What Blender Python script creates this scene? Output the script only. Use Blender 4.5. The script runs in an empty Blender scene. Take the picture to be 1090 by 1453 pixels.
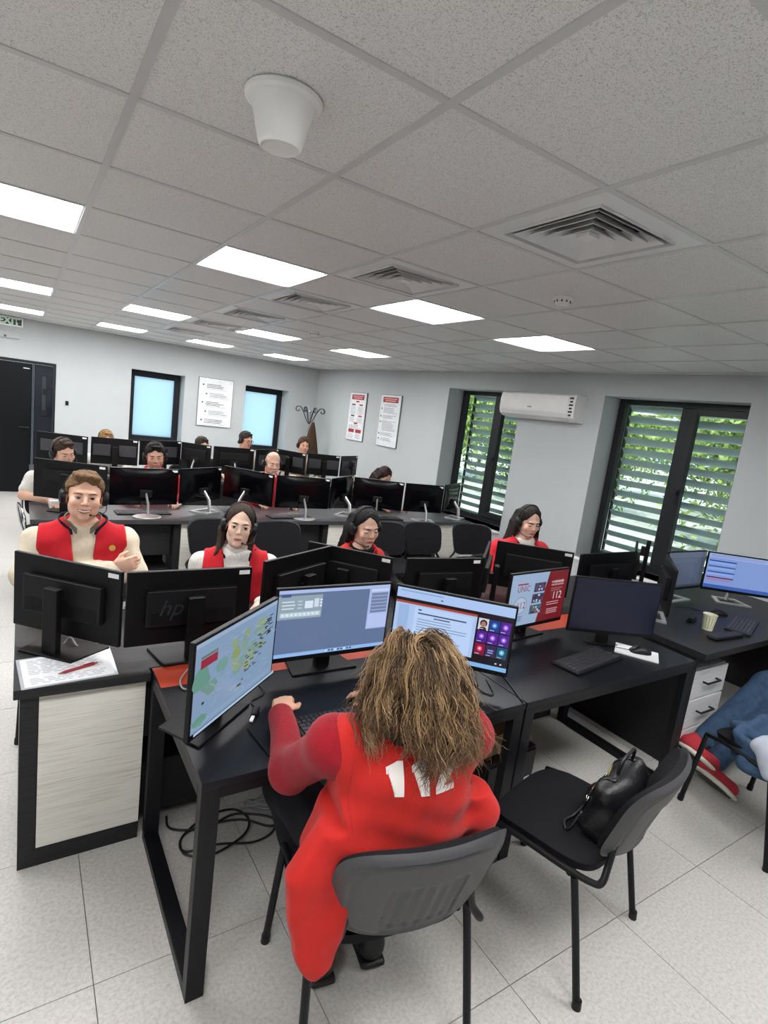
import bpy, bmesh, math, random
import numpy as np
from mathutils import Vector, Matrix, Euler
from mathutils.bvhtree import BVHTree

scene = bpy.context.scene
COL = scene.collection
PI = math.pi
rnd = random.Random(7)

# ------------------------------------------------------------------ camera
R = ((0.835953013995946, -0.5340050179386674, 0.12657487589335112),
     (0.014773035508667987, -0.20865922685184968, -0.9778768247951518),
     (0.5486021471093175, 0.8193289741403704, -0.16654043449305272))
CAM = Vector((-0.235696656, -1.78837348, 1.82675167))
cam_data = bpy.data.cameras.new('camera')
cam_data.sensor_fit = 'HORIZONTAL'
cam_data.sensor_width = 36.0
cam_data.lens = 788.2293577 / 1090.0 * 36.0
cam_data.clip_start = 0.05
cam_data.clip_end = 300
cam = bpy.data.objects.new('camera', cam_data)
COL.objects.link(cam)
cam.matrix_world = Matrix(((R[0][0], -R[1][0], -R[2][0], CAM.x),
                           (R[0][1], -R[1][1], -R[2][1], CAM.y),
                           (R[0][2], -R[1][2], -R[2][2], CAM.z),
                           (0, 0, 0, 1)))
scene.camera = cam

# ------------------------------------------------------------------ world, sun, exposure
PANEL_LIGHT = 27.0
world = bpy.data.worlds.new('sky')
scene.world = world
world.use_nodes = True
_bg = world.node_tree.nodes['Background']
_bg.inputs['Color'].default_value = (0.68, 0.86, 1.0, 1)
_bg.inputs['Strength'].default_value = 1.5
sun_data = bpy.data.lights.new('sun', 'SUN')
sun_data.energy = 5.4
sun_data.angle = 0.02
sun_data.color = (1.0, 0.95, 0.86)
sun = bpy.data.objects.new('sun', sun_data)
COL.objects.link(sun)
sun.rotation_euler = (math.radians(16), math.radians(-40), 0)
vs = scene.view_settings
vs.view_transform = 'Standard'
vs.look = 'None'
vs.gamma = 1.0
vs.exposure = 0.0
vs.use_curve_mapping = False


# ------------------------------------------------------------------ helpers: colour and materials
def lin(c):
    if isinstance(c, str):
        c = c.lstrip('#')
        c = [int(c[i:i + 2], 16) / 255.0 for i in (0, 2, 4)]
    return tuple((x / 12.92 if x <= 0.04045 else ((x + 0.055) / 1.055) ** 2.4) for x in c[:3])


MATS = {}


def mat(name, color, rough=0.5, metal=0.0, var=0.08, scale=12.0, stretch=(1, 1, 1), bump=0.0,
        bscale=None, spec=0.5, sheen=0.0, coat=0.0, color2=None, contrast=None):
    if name in MATS:
        return MATS[name]
    m = bpy.data.materials.new(name)
    m.use_nodes = True
    nt = m.node_tree
    b = nt.nodes['Principled BSDF']
    b.inputs['Roughness'].default_value = rough
    b.inputs['Metallic'].default_value = metal
    b.inputs['Specular IOR Level'].default_value = spec
    if sheen:
        b.inputs['Sheen Weight'].default_value = sheen
    if coat:
        b.inputs['Coat Weight'].default_value = coat
        b.inputs['Coat Roughness'].default_value = 0.08
    tc = nt.nodes.new('ShaderNodeTexCoord')
    mp = nt.nodes.new('ShaderNodeMapping')
    mp.inputs['Scale'].default_value = stretch
    nt.links.new(tc.outputs['Object'], mp.inputs['Vector'])
    no = nt.nodes.new('ShaderNodeTexNoise')
    no.inputs['Scale'].default_value = scale
    no.inputs['Detail'].default_value = 4
    nt.links.new(mp.outputs['Vector'], no.inputs['Vector'])
    c = lin(color)
    c2 = lin(color2) if color2 else tuple(min(1, x * (1 + var)) for x in c)
    c1 = c if color2 else tuple(x * (1 - var) for x in c)
    rp = nt.nodes.new('ShaderNodeValToRGB')
    lo, hi = contrast or (0.3, 0.7)
    rp.color_ramp.elements[0].position = lo
    rp.color_ramp.elements[1].position = hi
    rp.color_ramp.elements[0].color = (*c1, 1)
    rp.color_ramp.elements[1].color = (*c2, 1)
    nt.links.new(no.outputs['Fac'], rp.inputs['Fac'])
    nt.links.new(rp.outputs['Color'], b.inputs['Base Color'])
    if bump:
        bn = nt.nodes.new('ShaderNodeTexNoise')
        bn.inputs['Scale'].default_value = bscale or scale
        bn.inputs['Detail'].default_value = 3
        nt.links.new(mp.outputs['Vector'], bn.inputs['Vector'])
        bu = nt.nodes.new('ShaderNodeBump')
        bu.inputs['Strength'].default_value = bump
        bu.inputs['Distance'].default_value = 0.004
        nt.links.new(bn.outputs['Fac'], bu.inputs['Height'])
        nt.links.new(bu.outputs['Normal'], b.inputs['Normal'])
    MATS[name] = m
    return m


def emit(name, color, strength=1.0):
    if name in MATS:
        return MATS[name]
    m = bpy.data.materials.new(name)
    m.use_nodes = True
    nt = m.node_tree
    nt.nodes.remove(nt.nodes['Principled BSDF'])
    e = nt.nodes.new('ShaderNodeEmission')
    e.inputs['Color'].default_value = (*lin(color), 1)
    e.inputs['Strength'].default_value = strength
    nt.links.new(e.outputs[0], nt.nodes['Material Output'].inputs['Surface'])
    MATS[name] = m
    return m


def attr_mat(name, rough=0.5, emission=None, spec=0.4, sss=0.0, noise=0.0, bump=0.0, nscale=60):
    if name in MATS:
        return MATS[name]
    m = bpy.data.materials.new(name)
    m.use_nodes = True
    nt = m.node_tree
    b = nt.nodes['Principled BSDF']
    at = nt.nodes.new('ShaderNodeAttribute')
    at.attribute_name = 'Col'
    out = at.outputs['Color']
    tc = nt.nodes.new('ShaderNodeTexCoord')
    no = nt.nodes.new('ShaderNodeTexNoise')
    if hasattr(nscale, '__len__'):
        mp = nt.nodes.new('ShaderNodeMapping')
        mp.inputs['Scale'].default_value = nscale
        no.inputs['Scale'].default_value = 1.0
        nt.links.new(tc.outputs['Object'], mp.inputs['Vector'])
        nt.links.new(mp.outputs['Vector'], no.inputs['Vector'])
    else:
        no.inputs['Scale'].default_value = nscale
        nt.links.new(tc.outputs['Object'], no.inputs['Vector'])
    if noise:
        mr = nt.nodes.new('ShaderNodeMapRange')
        mr.inputs['To Min'].default_value = 1 - noise
        mr.inputs['To Max'].default_value = 1 + noise
        nt.links.new(no.outputs['Fac'], mr.inputs['Value'])
        mx = nt.nodes.new('ShaderNodeVectorMath')
        mx.operation = 'SCALE'
        nt.links.new(out, mx.inputs[0])
        nt.links.new(mr.outputs[0], mx.inputs['Scale'])
        out = mx.outputs[0]
    if bump:
        bu = nt.nodes.new('ShaderNodeBump')
        bu.inputs['Strength'].default_value = bump
        bu.inputs['Distance'].default_value = 0.003
        nt.links.new(no.outputs['Fac'], bu.inputs['Height'])
        nt.links.new(bu.outputs['Normal'], b.inputs['Normal'])
    b.inputs['Roughness'].default_value = rough
    b.inputs['Specular IOR Level'].default_value = spec
    if emission is not None:
        b.inputs['Base Color'].default_value = (0.01, 0.01, 0.012, 1)
        nt.links.new(out, b.inputs['Emission Color'])
        b.inputs['Emission Strength'].default_value = emission
    else:
        nt.links.new(out, b.inputs['Base Color'])
    if sss:
        b.inputs['Subsurface Weight'].default_value = sss
        b.inputs['Subsurface Radius'].default_value = (0.01, 0.004, 0.002)
        b.inputs['Subsurface Scale'].default_value = 0.5
    MATS[name] = m
    return m


# ------------------------------------------------------------------ helpers: objects
def tag(o, label=None, cat=None, group=None, kind=None):
    if label:
        o['label'] = label
    if cat:
        o['category'] = cat
    if group:
        o['group'] = group
    if kind:
        o['kind'] = kind
    return o


def empty(name, loc=(0, 0, 0), rotz=0.0, label=None, cat=None, group=None, kind=None, parent=None):
    o = bpy.data.objects.new(name, None)
    o.empty_display_size = 0.1
    COL.objects.link(o)
    o.location = loc
    o.rotation_euler = (0, 0, rotz)
    if parent:
        o.parent = parent
    return tag(o, label, cat, group, kind)


def dup(root, loc=None, rotz=None, label=None, group=None):
    r = root.copy()
    COL.objects.link(r)
    if loc is not None:
        r.location = loc
    if rotz is not None:
        r.rotation_euler = (0, 0, rotz)
    if label:
        r['label'] = label
    if group:
        r['group'] = group
    for ch in list(root.children):
        c = ch.copy()
        COL.objects.link(c)
        c.parent = r
        for g in list(ch.children):
            d = g.copy()
            COL.objects.link(d)
            d.parent = c
    return r


def link(name, me, parent=None, loc=None, rot=None):
    o = bpy.data.objects.new(name, me)
    COL.objects.link(o)
    if parent:
        o.parent = parent
    if loc is not None:
        o.location = loc
    if rot is not None:
        o.rotation_euler = rot
    return o


def finish(me, smooth=None):
    if smooth is True:
        me.polygons.foreach_set('use_smooth', [True] * len(me.polygons))
    elif smooth:
        me.polygons.foreach_set('use_smooth', [True] * len(me.polygons))
        me.set_sharp_from_angle(angle=math.radians(smooth))
    me.update()
    return me


def frame(p, q):
    """Rotation whose z axis runs from p to q."""
    z = (Vector(q) - Vector(p)).normalized()
    a = Vector((0, 0, 1)) if abs(z.z) < 0.95 else Vector((1, 0, 0))
    x = a.cross(z).normalized()
    return x, z.cross(x), z


class MB:
    def __init__(self):
        self.v, self.f, self.m = [], [], []

    def add(self, vs, fs, m=0, M=None):
        o = len(self.v)
        for p in vs:
            self.v.append(tuple(M @ Vector(p)) if M is not None else tuple(p))
        for f in fs:
            self.f.append(tuple(i + o for i in f))
            self.m.append(m)
        return self

    def box(self, x0, x1, y0, y1, z0, z1, m=0, M=None):
        v = [(x, y, z) for z in (z0, z1) for y in (y0, y1) for x in (x0, x1)]
        f = [(0, 2, 3, 1), (4, 5, 7, 6), (0, 1, 5, 4), (2, 6, 7, 3), (0, 4, 6, 2), (1, 3, 7, 5)]
        return self.add(v, f, m, M)

    def cbox(self, c, s, m=0, M=None):
        return self.box(c[0] - s[0] / 2, c[0] + s[0] / 2, c[1] - s[1] / 2, c[1] + s[1] / 2,
                        c[2] - s[2] / 2, c[2] + s[2] / 2, m, M)

    def rect(self, x0, x1, z0, z1, y=0.0, m=0, M=None):
        return self.add([(x0, y, z0), (x1, y, z0), (x1, y, z1), (x0, y, z1)], [(0, 1, 2, 3)], m, M)

    def tube(self, pts, r, n=8, m=0, closed=False, flat=None, M=None):
        pts = [Vector(p) for p in pts]
        N = len(pts)
        rr = r if hasattr(r, '__len__') else [r] * N
        vs, fs = [], []
        t0 = (pts[1] - pts[0]).normalized()
        a = Vector((0, 0, 1)) if abs(t0.z) < 0.9 else Vector((1, 0, 0))
        u = a.cross(t0).normalized()
        for i, p in enumerate(pts):
            if closed:
                t = pts[(i + 1) % N] - pts[i - 1]
            else:
                t = pts[min(i + 1, N - 1)] - pts[max(i - 1, 0)]
            t.normalize()
            u = (u - t * u.dot(t))
            if u.length < 1e-6:
                u = Vector((1, 0, 0)).cross(t)
            u.normalize()
            w = t.cross(u)
            k = flat or 1.0
            for j in range(n):
                an = 2 * PI * j / n
                vs.append(p + (u * math.cos(an) + w * math.sin(an) * k) * rr[i])
        L = N if closed else N - 1
        for i in range(L):
            i2 = (i + 1) % N
            for j in range(n):
                j2 = (j + 1) % n
                fs.append((i * n + j, i * n + j2, i2 * n + j2, i2 * n + j))
        if not closed:
            fs.append(tuple(reversed(range(n))))
            fs.append(tuple((N - 1) * n + j for j in range(n)))
        return self.add(vs, fs, m, M)

    def cyl(self, p, q, r0, r1=None, n=16, m=0, M=None):
        return self.tube([p, q], [r0, r0 if r1 is None else r1], n, m, M=M)

    def lathe(self, prof, n=24, m=0, M=None):
        vs, fs = [], []
        for r, z in prof:
            for j in range(n):
                a = 2 * PI * j / n
                vs.append((r * math.cos(a), r * math.sin(a), z))
        for i in range(len(prof) - 1):
            for j in range(n):
                j2 = (j + 1) % n
                fs.append((i * n + j, i * n + j2, (i + 1) * n + j2, (i + 1) * n + j))
        fs.append(tuple(reversed(range(n))))
        fs.append(tuple((len(prof) - 1) * n + j for j in range(n)))
        return self.add(vs, fs, m, M)

    def prism(self, poly, z0, z1, m=0, M=None):
        n = len(poly)
        vs = [(x, y, z0) for x, y in poly] + [(x, y, z1) for x, y in poly]
        fs = [tuple(reversed(range(n))), tuple(range(n, 2 * n))]
        for i in range(n):
            j = (i + 1) % n
            fs.append((i, j, n + j, n + i))
        return self.add(vs, fs, m, M)

    def ball(self, c, r, nu=16, nv=10, m=0, M=None):
        r = r if hasattr(r, '__len__') else (r, r, r)
        vs, fs = [], []
        for i in range(nv + 1):
            t = PI * i / nv
            for j in range(nu):
                a = 2 * PI * j / nu
                vs.append((c[0] + r[0] * math.sin(t) * math.cos(a), c[1] + r[1] * math.sin(t) * math.sin(a),
                           c[2] + r[2] * math.cos(t)))
        for i in range(nv):
            for j in range(nu):
                j2 = (j + 1) % nu
                fs.append((i * nu + j, (i + 1) * nu + j, (i + 1) * nu + j2, i * nu + j2))
        return self.add(vs, fs, m, M)

    def mesh(self, name, mats, smooth=None):
        me = bpy.data.meshes.new(name)
        me.from_pydata(self.v, [], self.f)
        for x in (mats if isinstance(mats, (list, tuple)) else [mats]):
            me.materials.append(x)
        me.polygons.foreach_set('material_index', self.m)
        return finish(me, smooth)

    def build(self, name, mats, parent=None, smooth=None, bev=0.0, loc=None, rot=None, segs=2):
        o = link(name, self.mesh(name, mats, smooth), parent, loc, rot)
        if bev:
            b = o.modifiers.new('bevel', 'BEVEL')
            b.width = bev
            b.segments = segs
            b.limit_method = 'ANGLE'
            b.angle_limit = math.radians(40)
        return o


def text(body, size, loc, rot, m, parent=None, name='lettering', align='CENTER', extrude=0.0, offset=0.0, shear=0.0):
    cu = bpy.data.curves.new(name, 'FONT')
    cu.body = body
    cu.size = size
    cu.align_x = align
    cu.align_y = 'CENTER'
    cu.extrude = extrude
    cu.offset = offset
    cu.shear = shear
    cu.resolution_u = 3
    tmp = bpy.data.objects.new('tmp', cu)
    COL.objects.link(tmp)
    me = bpy.data.meshes.new_from_object(tmp.evaluated_get(bpy.context.evaluated_depsgraph_get()))
    bpy.data.objects.remove(tmp)
    me.name = name
    me.materials.clear()
    me.materials.append(m)
    return link(name, me, parent, loc, rot)


def smooth_path(pts, n=8, closed=False):
    pts = [Vector(p) for p in pts]
    N = len(pts)
    out = []
    rng = range(N) if closed else range(N - 1)
    for i in rng:
        if closed:
            p0, p1, p2, p3 = pts[i - 1], pts[i], pts[(i + 1) % N], pts[(i + 2) % N]
        else:
            p0, p1, p2, p3 = pts[max(i - 1, 0)], pts[i], pts[i + 1], pts[min(i + 2, N - 1)]
        for k in range(n):
            t = k / n
            out.append(0.5 * ((2 * p1) + (-p0 + p2) * t + (2 * p0 - 5 * p1 + 4 * p2 - p3) * t * t
                              + (-p0 + 3 * p1 - 3 * p2 + p3) * t ** 3))
    if not closed:
        out.append(pts[-1])
    return out


# ------------------------------------------------------------------ materials
M_wall = mat('painted_wall', '#b5b9ba', 0.75, var=0.02, scale=3)
M_reveal = M_wall
M_grout = mat('grout', '#5c5a57', 0.9)
M_tee = mat('ceiling_tee_paint', '#c2c2c2', 0.28, var=0.02)
M_white = mat('white_plastic', '#e6e5e3', 0.4, var=0.02)
M_whitemetal = mat('white_enamel', '#d8d8d8', 0.35, var=0.03)
M_dark = mat('charcoal_frame', '#191b1e', 0.42, var=0.1, spec=0.3)
M_blackwood = mat('black_woodgrain', '#1f1f21', 0.45, var=0.3, scale=6, stretch=(1, 14, 14), bump=0.15, bscale=9, spec=0.3)
M_deskgrey = mat('dark_grey_laminate', '#3d3d40', 0.33, var=0.2, scale=5, stretch=(1.2, 12, 12))
M_table = mat('black_table_top', '#101116', 0.38, var=0.12, scale=8, stretch=(1, 12, 12), spec=0.28)
M_metal_black = mat('black_steel', '#101114', 0.42, var=0.1, spec=0.25)
M_mon = mat('monitor_black', '#070709', 0.45, var=0.1, spec=0.25)
M_mon_gloss = mat('monitor_gloss_black', '#060609', 0.16, var=0.1, spec=0.25)
M_mon_vent = mat('monitor_vent_grey', '#101012', 0.5, var=0.1, spec=0.25)
M_mon_panel = mat('monitor_back_panel_grey', '#303034', 0.45, var=0.1)
M_screen_off = mat('screen_off', '#11142a', 0.22, var=0.05)
M_silver = mat('silver_metal', '#c9c9c9', 0.3, metal=0.7, var=0.05)
M_sticker = mat('paper_sticker', '#dcdcdc', 0.6)
M_fabric = mat('black_fabric', '#17171a', 0.95, var=0.2, scale=150, bump=0.4, bscale=300, spec=0.2)
M_shell = mat('grey_plastic_shell', '#3c3c3e', 0.48, var=0.06, scale=40, bump=0.15, bscale=200)
M_plastic = mat('black_plastic', '#0f0f11', 0.42, var=0.1, spec=0.3)
M_key = mat('key_plastic', '#2b2b30', 0.5, var=0.1)
M_orange = mat('orange_laminate', '#a8361c', 0.5, var=0.06)
M_paper = mat('white_paper', '#dcdde0', 0.5, var=0.02)
M_ink = mat('grey_ink', '#7d7f8c', 0.7)
M_inkdark = mat('dark_ink', '#3b3d48', 0.7)
M_redprint = mat('red_print', '#a02a2c', 0.6)
M_redpen = mat('red_pen_plastic', '#8e1428', 0.35)
M_leather = mat('black_leather', '#0e0e11', 0.42, var=0.2, scale=40, bump=0.35, bscale=120)
M_gold = mat('brass_zip', '#b08d4a', 0.35, metal=0.9)
M_chrome = mat('chrome', '#d0d0d4', 0.15, metal=1.0)
M_card = mat('cardboard', '#a98d68', 0.85, var=0.08)
M_red = mat('red_fleece', '#b81d28', 0.9, var=0.07, scale=30, bump=0.35, bscale=220, sheen=0.1, spec=0.2)
M_redvest = mat('red_vest_fleece', '#b5241f', 0.85, var=0.06, scale=25, bump=0.25, bscale=260, sheen=0.08, spec=0.2)
M_darkred = mat('crimson_fleece', '#8c1220', 0.9, var=0.1, scale=40, bump=0.5, bscale=260, sheen=0.1, spec=0.2)
M_beige = mat('beige_knit', '#cfc3ae', 0.9, var=0.05, scale=60, bump=0.4, bscale=320, spec=0.2)
M_cream = mat('cream_knit', '#d5d2cb', 0.9, var=0.1, scale=90, bump=0.5, bscale=250, spec=0.2)
M_blackcloth = mat('black_cloth', '#141519', 0.9, var=0.15, spec=0.2)
M_navy = mat('navy_fabric', '#141a2c', 0.85, var=0.1, spec=0.2)
M_greycollar = mat('grey_collar_fabric', '#77705f', 0.9)
M_jeans = mat('blue_denim', '#33475f', 0.9, var=0.2, scale=35, bump=0.3, bscale=300, spec=0.2)
M_denimlining = mat('grey_fleece_lining', '#9ba1ac', 0.95, var=0.08, spec=0.1)
M_trouser = mat('dark_trousers', '#17181d', 0.9, var=0.1, spec=0.2)
M_shoe = mat('black_shoe', '#0e0e10', 0.5)
M_browncoat = mat('brown_coat', '#3d2612', 0.85, var=0.15)
M_cable = mat('black_cable', '#0c0c0d', 0.45)
M_cablegrey = mat('grey_cable', '#8b8b8b', 0.5)
M_skin = attr_mat('skin', rough=0.6, sss=0.06, noise=0.05, nscale=40)
M_hairattr = attr_mat('hair', rough=0.45, spec=0.3)
M_haircap = attr_mat('hair_cap', rough=0.6, spec=0.2, noise=0.35, bump=0.8, nscale=(260, 260, 22))
M_screen = attr_mat('lit_screen', rough=0.25, emission=1.0)
M_eyewhite = mat('eye_white', '#d6d0cc', 0.3)
M_iris = mat('iris_brown', '#2c1c12', 0.25)
M_pupil = mat('pupil', '#060606', 0.15)
M_teeth = mat('teeth', '#e6e0d8', 0.3)
M_lip = mat('lips', '#a0453f', 0.45)
M_lipm = mat('lips_pale', '#a85f53', 0.5)


def woodwhite():
    m = mat('white_woodgrain', '#dad7ce', 0.55, scale=11, stretch=(0.6, 1, 26), color2='#bdb9ae',
            contrast=(0.48, 0.72), bump=0.3, bscale=9)
    return m


M_woodwhite = woodwhite()


def tile_floor():
    m = bpy.data.materials.new('floor_terrazzo_tile')
    m.use_nodes = True
    nt = m.node_tree
    b = nt.nodes['Principled BSDF']
    b.inputs['Roughness'].default_value = 0.42
    tc = nt.nodes.new('ShaderNodeTexCoord')
    oi = nt.nodes.new('ShaderNodeObjectInfo')
    ad = nt.nodes.new('ShaderNodeVectorMath')
    ad.operation = 'ADD'
    sc = nt.nodes.new('ShaderNodeVectorMath')
    sc.operation = 'SCALE'
    nt.links.new(oi.outputs['Location'], sc.inputs[0])
    sc.inputs['Scale'].default_value = 3.7
    nt.links.new(tc.outputs['Object'], ad.inputs[0])
    nt.links.new(sc.outputs[0], ad.inputs[1])
    no = nt.nodes.new('ShaderNodeTexNoise')
    no.inputs['Scale'].default_value = 75
    no.inputs['Detail'].default_value = 5
    no.inputs['Roughness'].default_value = 0.75
    nt.links.new(ad.outputs[0], no.inputs['Vector'])
    rp = nt.nodes.new('ShaderNodeValToRGB')
    rp.color_ramp.elements[0].position = 0.34
    rp.color_ramp.elements[0].color = (*lin('#a9a6a2'), 1)
    rp.color_ramp.elements[1].position = 0.58
    rp.color_ramp.elements[1].color = (*lin('#c3c0bb'), 1)
    nt.links.new(no.outputs['Fac'], rp.inputs['Fac'])
    nt.links.new(rp.outputs['Color'], b.inputs['Base Color'])
    return m


def tile_ceiling():
    m = bpy.data.materials.new('ceiling_mineral_tile')
    m.use_nodes = True
    nt = m.node_tree
    b = nt.nodes['Principled BSDF']
    b.inputs['Roughness'].default_value = 0.5
    b.inputs['Specular IOR Level'].default_value = 0.4
    tc = nt.nodes.new('ShaderNodeTexCoord')
    no = nt.nodes.new('ShaderNodeTexNoise')
    no.inputs['Scale'].default_value = 300
    no.inputs['Detail'].default_value = 2
    no.inputs['Distortion'].default_value = 1.2
    nt.links.new(tc.outputs['Object'], no.inputs['Vector'])
    rp = nt.nodes.new('ShaderNodeValToRGB')
    rp.color_ramp.elements[0].position = 0.37
    rp.color_ramp.elements[0].color = (*lin('#a9a8a6'), 1)
    rp.color_ramp.elements[1].position = 0.46
    rp.color_ramp.elements[1].color = (*lin('#dedddc'), 1)
    nt.links.new(no.outputs['Fac'], rp.inputs['Fac'])
    nt.links.new(rp.outputs['Color'], b.inputs['Base Color'])
    return m


def glass_pane(name, tint=(0.9, 0.97, 0.96)):
    m = bpy.data.materials.new(name)
    m.use_nodes = True
    nt = m.node_tree
    nt.nodes.remove(nt.nodes['Principled BSDF'])
    tr = nt.nodes.new('ShaderNodeBsdfTransparent')
    tr.inputs['Color'].default_value = (*tint, 1)
    gl = nt.nodes.new('ShaderNodeBsdfGlossy')
    gl.inputs['Roughness'].default_value = 0.03
    lw = nt.nodes.new('ShaderNodeLayerWeight')
    lw.inputs['Blend'].default_value = 0.5
    pw = nt.nodes.new('ShaderNodeMath')
    pw.operation = 'POWER'
    pw.inputs[1].default_value = 5.0
    nt.links.new(lw.outputs['Facing'], pw.inputs[0])
    fr = nt.nodes.new('ShaderNodeMapRange')
    fr.inputs['To Min'].default_value = 0.03
    fr.inputs['To Max'].default_value = 0.9
    nt.links.new(pw.outputs[0], fr.inputs['Value'])
    mx = nt.nodes.new('ShaderNodeMixShader')
    nt.links.new(fr.outputs[0], mx.inputs[0])
    nt.links.new(tr.outputs[0], mx.inputs[1])
    nt.links.new(gl.outputs[0], mx.inputs[2])
    nt.links.new(mx.outputs[0], nt.nodes['Material Output'].inputs['Surface'])
    return m


def frosted():
    m = bpy.data.materials.new('frosted_film_glass')
    m.use_nodes = True
    nt = m.node_tree
    nt.nodes.remove(nt.nodes['Principled BSDF'])
    tr = nt.nodes.new('ShaderNodeBsdfTranslucent')
    tr.inputs['Color'].default_value = (0.80, 0.93, 0.98, 1)
    gl = nt.nodes.new('ShaderNodeBsdfGlossy')
    gl.inputs['Roughness'].default_value = 0.35
    mx = nt.nodes.new('ShaderNodeMixShader')
    mx.inputs[0].default_value = 0.06
    nt.links.new(tr.outputs[0], mx.inputs[1])
    nt.links.new(gl.outputs[0], mx.inputs[2])
    nt.links.new(mx.outputs[0], nt.nodes['Material Output'].inputs['Surface'])
    return m


M_floortile = tile_floor()
M_ceiltile = tile_ceiling()
M_glass = glass_pane('clear_window_glass')
M_frost = frosted()
M_panel = emit('ceiling_light_diffuser', '#ffffff', PANEL_LIGHT)

# ------------------------------------------------------------------ room shell
CEIL = 2.568
YB = 8.198                                   # inner face of the back wall
XL, YF = -2.423, -3.809                      # inner faces of the left and front walls
WALL_A = math.atan(0.05619382)               # the window wall is a little out of square


def wall_x(y):
    return 5.017806 - 0.05619382 * y


def span_wall(mb, x0, x1, z0, z1, th, holes, m=0):
    """Wall along local x (thickness towards +y) with rectangular openings (xa, xb, za, zb)."""
    xs = sorted({x0, x1, *[h[0] for h in holes], *[h[1] for h in holes]})
    for a, b in zip(xs[:-1], xs[1:]):
        hs = sorted([h for h in holes if h[0] <= a + 1e-6 and h[1] >= b - 1e-6], key=lambda h: h[2])
        z = z0
        for h in hs:
            if h[2] > z:
                mb.box(a, b, 0, th, z, h[2], m)
            z = h[3]
        if z < z1:
            mb.box(a, b, 0, th, z, z1, m)


# floor
fl = tag(MB().box(XL - 0.3, 5.9, YF - 0.3, YB + 0.3, -0.12, -0.005).build('floor', M_grout), kind='structure')
tile_me = MB().box(-0.2985, 0.2985, -0.2985, 0.2985, -0.006, 0.0).mesh('floor_tile', M_floortile)
for i in range(13):
    for j in range(20):
        x0, y0 = XL + 0.6 * i, YF + 0.6 * j
        xr = wall_x(y0 + 0.6)
        if x0 + 0.6 <= xr:
            link('floor_tile', tile_me, fl, (x0 + 0.3, y0 + 0.3, 0))
        elif x0 + 0.05 < xr:
            w = xr - x0 - 0.004
            MB().box(-w / 2, w / 2, -0.2985, 0.2985, -0.006, 0).build('floor_tile', M_floortile, fl,
                                                                     loc=(x0 + w / 2, y0 + 0.3, 0))

# ceiling: slab, tiles, tees
LIGHTS = [(i, j) for j in (-3, 2, 7, 11) for i in (-3, -1, 1, 3, 5)]  # leftmost column is out of view, added to brighten the floor on the left
VENTS = [(2, j) for j in (-1, 1, 3, 5, 7, 9)]
ce = tag(MB().box(XL - 0.3, 5.9, YF - 0.3, YB + 0.3, CEIL + 0.12, CEIL + 0.3).build('ceiling', M_wall), kind='structure')
ct_me = MB().box(-0.294, 0.294, -0.294, 0.294, CEIL + 0.004, CEIL + 0.02).mesh('ceiling_tile', M_ceiltile)
for i in range(-4, 9):
    for j in range(-6, 14):
        if (i, j) in LIGHTS or (i, j) in VENTS:
            continue
        x0, y0 = 0.6 * i, 0.6 * j
        xr = wall_x(min(y0 + 0.6, YB))
        xa, xb = max(x0, XL), min(x0 + 0.6, xr)
        ya, yb_ = max(y0, YF), min(y0 + 0.6, YB)
        if xb - xa < 0.03 or yb_ - ya < 0.03:
            continue
        if xb - xa > 0.595 and yb_ - ya > 0.595:
            link('ceiling_tile', ct_me, ce, (x0 + 0.3, y0 + 0.3, 0))
        else:
            hx, hy = (xb - xa) / 2 - 0.003, (yb_ - ya) / 2 - 0.003
            MB().box(-hx, hx, -hy, hy, CEIL + 0.004, CEIL + 0.02).build(
                'ceiling_tile', M_ceiltile, ce, loc=((xa + xb) / 2, (ya + yb_) / 2, 0))
for i in range(-4, 9):
    x = 0.6 * i
    MB().box(-0.012, 0.012, YF, YB, CEIL, CEIL + 0.004).box(-0.002, 0.002, YF, YB, CEIL + 0.004, CEIL + 0.04).build(
        'ceiling_tee', M_tee, ce, loc=(x, 0, 0))
for j in range(-6, 14):
    y = 0.6 * j
    w = wall_x(y) - 0.002
    MB().box(XL, w, -0.012, 0.012, CEIL + 0.0005, CEIL + 0.0042).box(XL, w, -0.002, 0.002, CEIL + 0.004, CEIL + 0.04).build(
        'ceiling_tee', M_tee, ce, loc=(0, y, 0))

# back wall with door and two frosted windows
B_HOLES = [(1.242, 2.079, 0.9, 2.083), (3.134, 3.966, 0.9, 2.083), (-1.35, 0.197, 0.0, 1.988)]
mb = MB()
span_wall(mb, XL - 0.3, 5.4, -0.12, CEIL + 0.2, 0.5, B_HOLES)
wb = tag(mb.build('wall_back', M_wall, loc=(0, YB, 0)), kind='structure')


def frame_bars(mb, x0, x1, z0, z1, w, y0, y1, m=0, wt=None, wb_=None):
    wt, wb_ = wt or w, wb_ or w
    mb.box(x0, x0 + w, y0, y1, z0, z1, m)
    mb.box(x1 - w, x1, y0, y1, z0, z1, m)
    mb.box(x0 + w, x1 - w, y0, y1, z1 - wt, z1, m)
    mb.box(x0 + w, x1 - w, y0, y1, z0, z0 + wb_, m)


for n, (xa, xb, za, zb) in ((1, B_HOLES[0]), (2, B_HOLES[1])):
    w = empty('window_%d' % n, ((xa + xb) / 2, YB + 0.31, za), kind='structure')
    hw = (xb - xa) / 2
    mb = MB()
    frame_bars(mb, -hw, hw, 0, zb - za, 0.1, 0.0, 0.07)
    mb.build('window_frame', M_dark, w, bev=0.004)
    MB().box(-hw + 0.1, hw - 0.1, 0.03, 0.035, 0.1, zb - za - 0.1).build('frosted_pane', M_frost, w)

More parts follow.
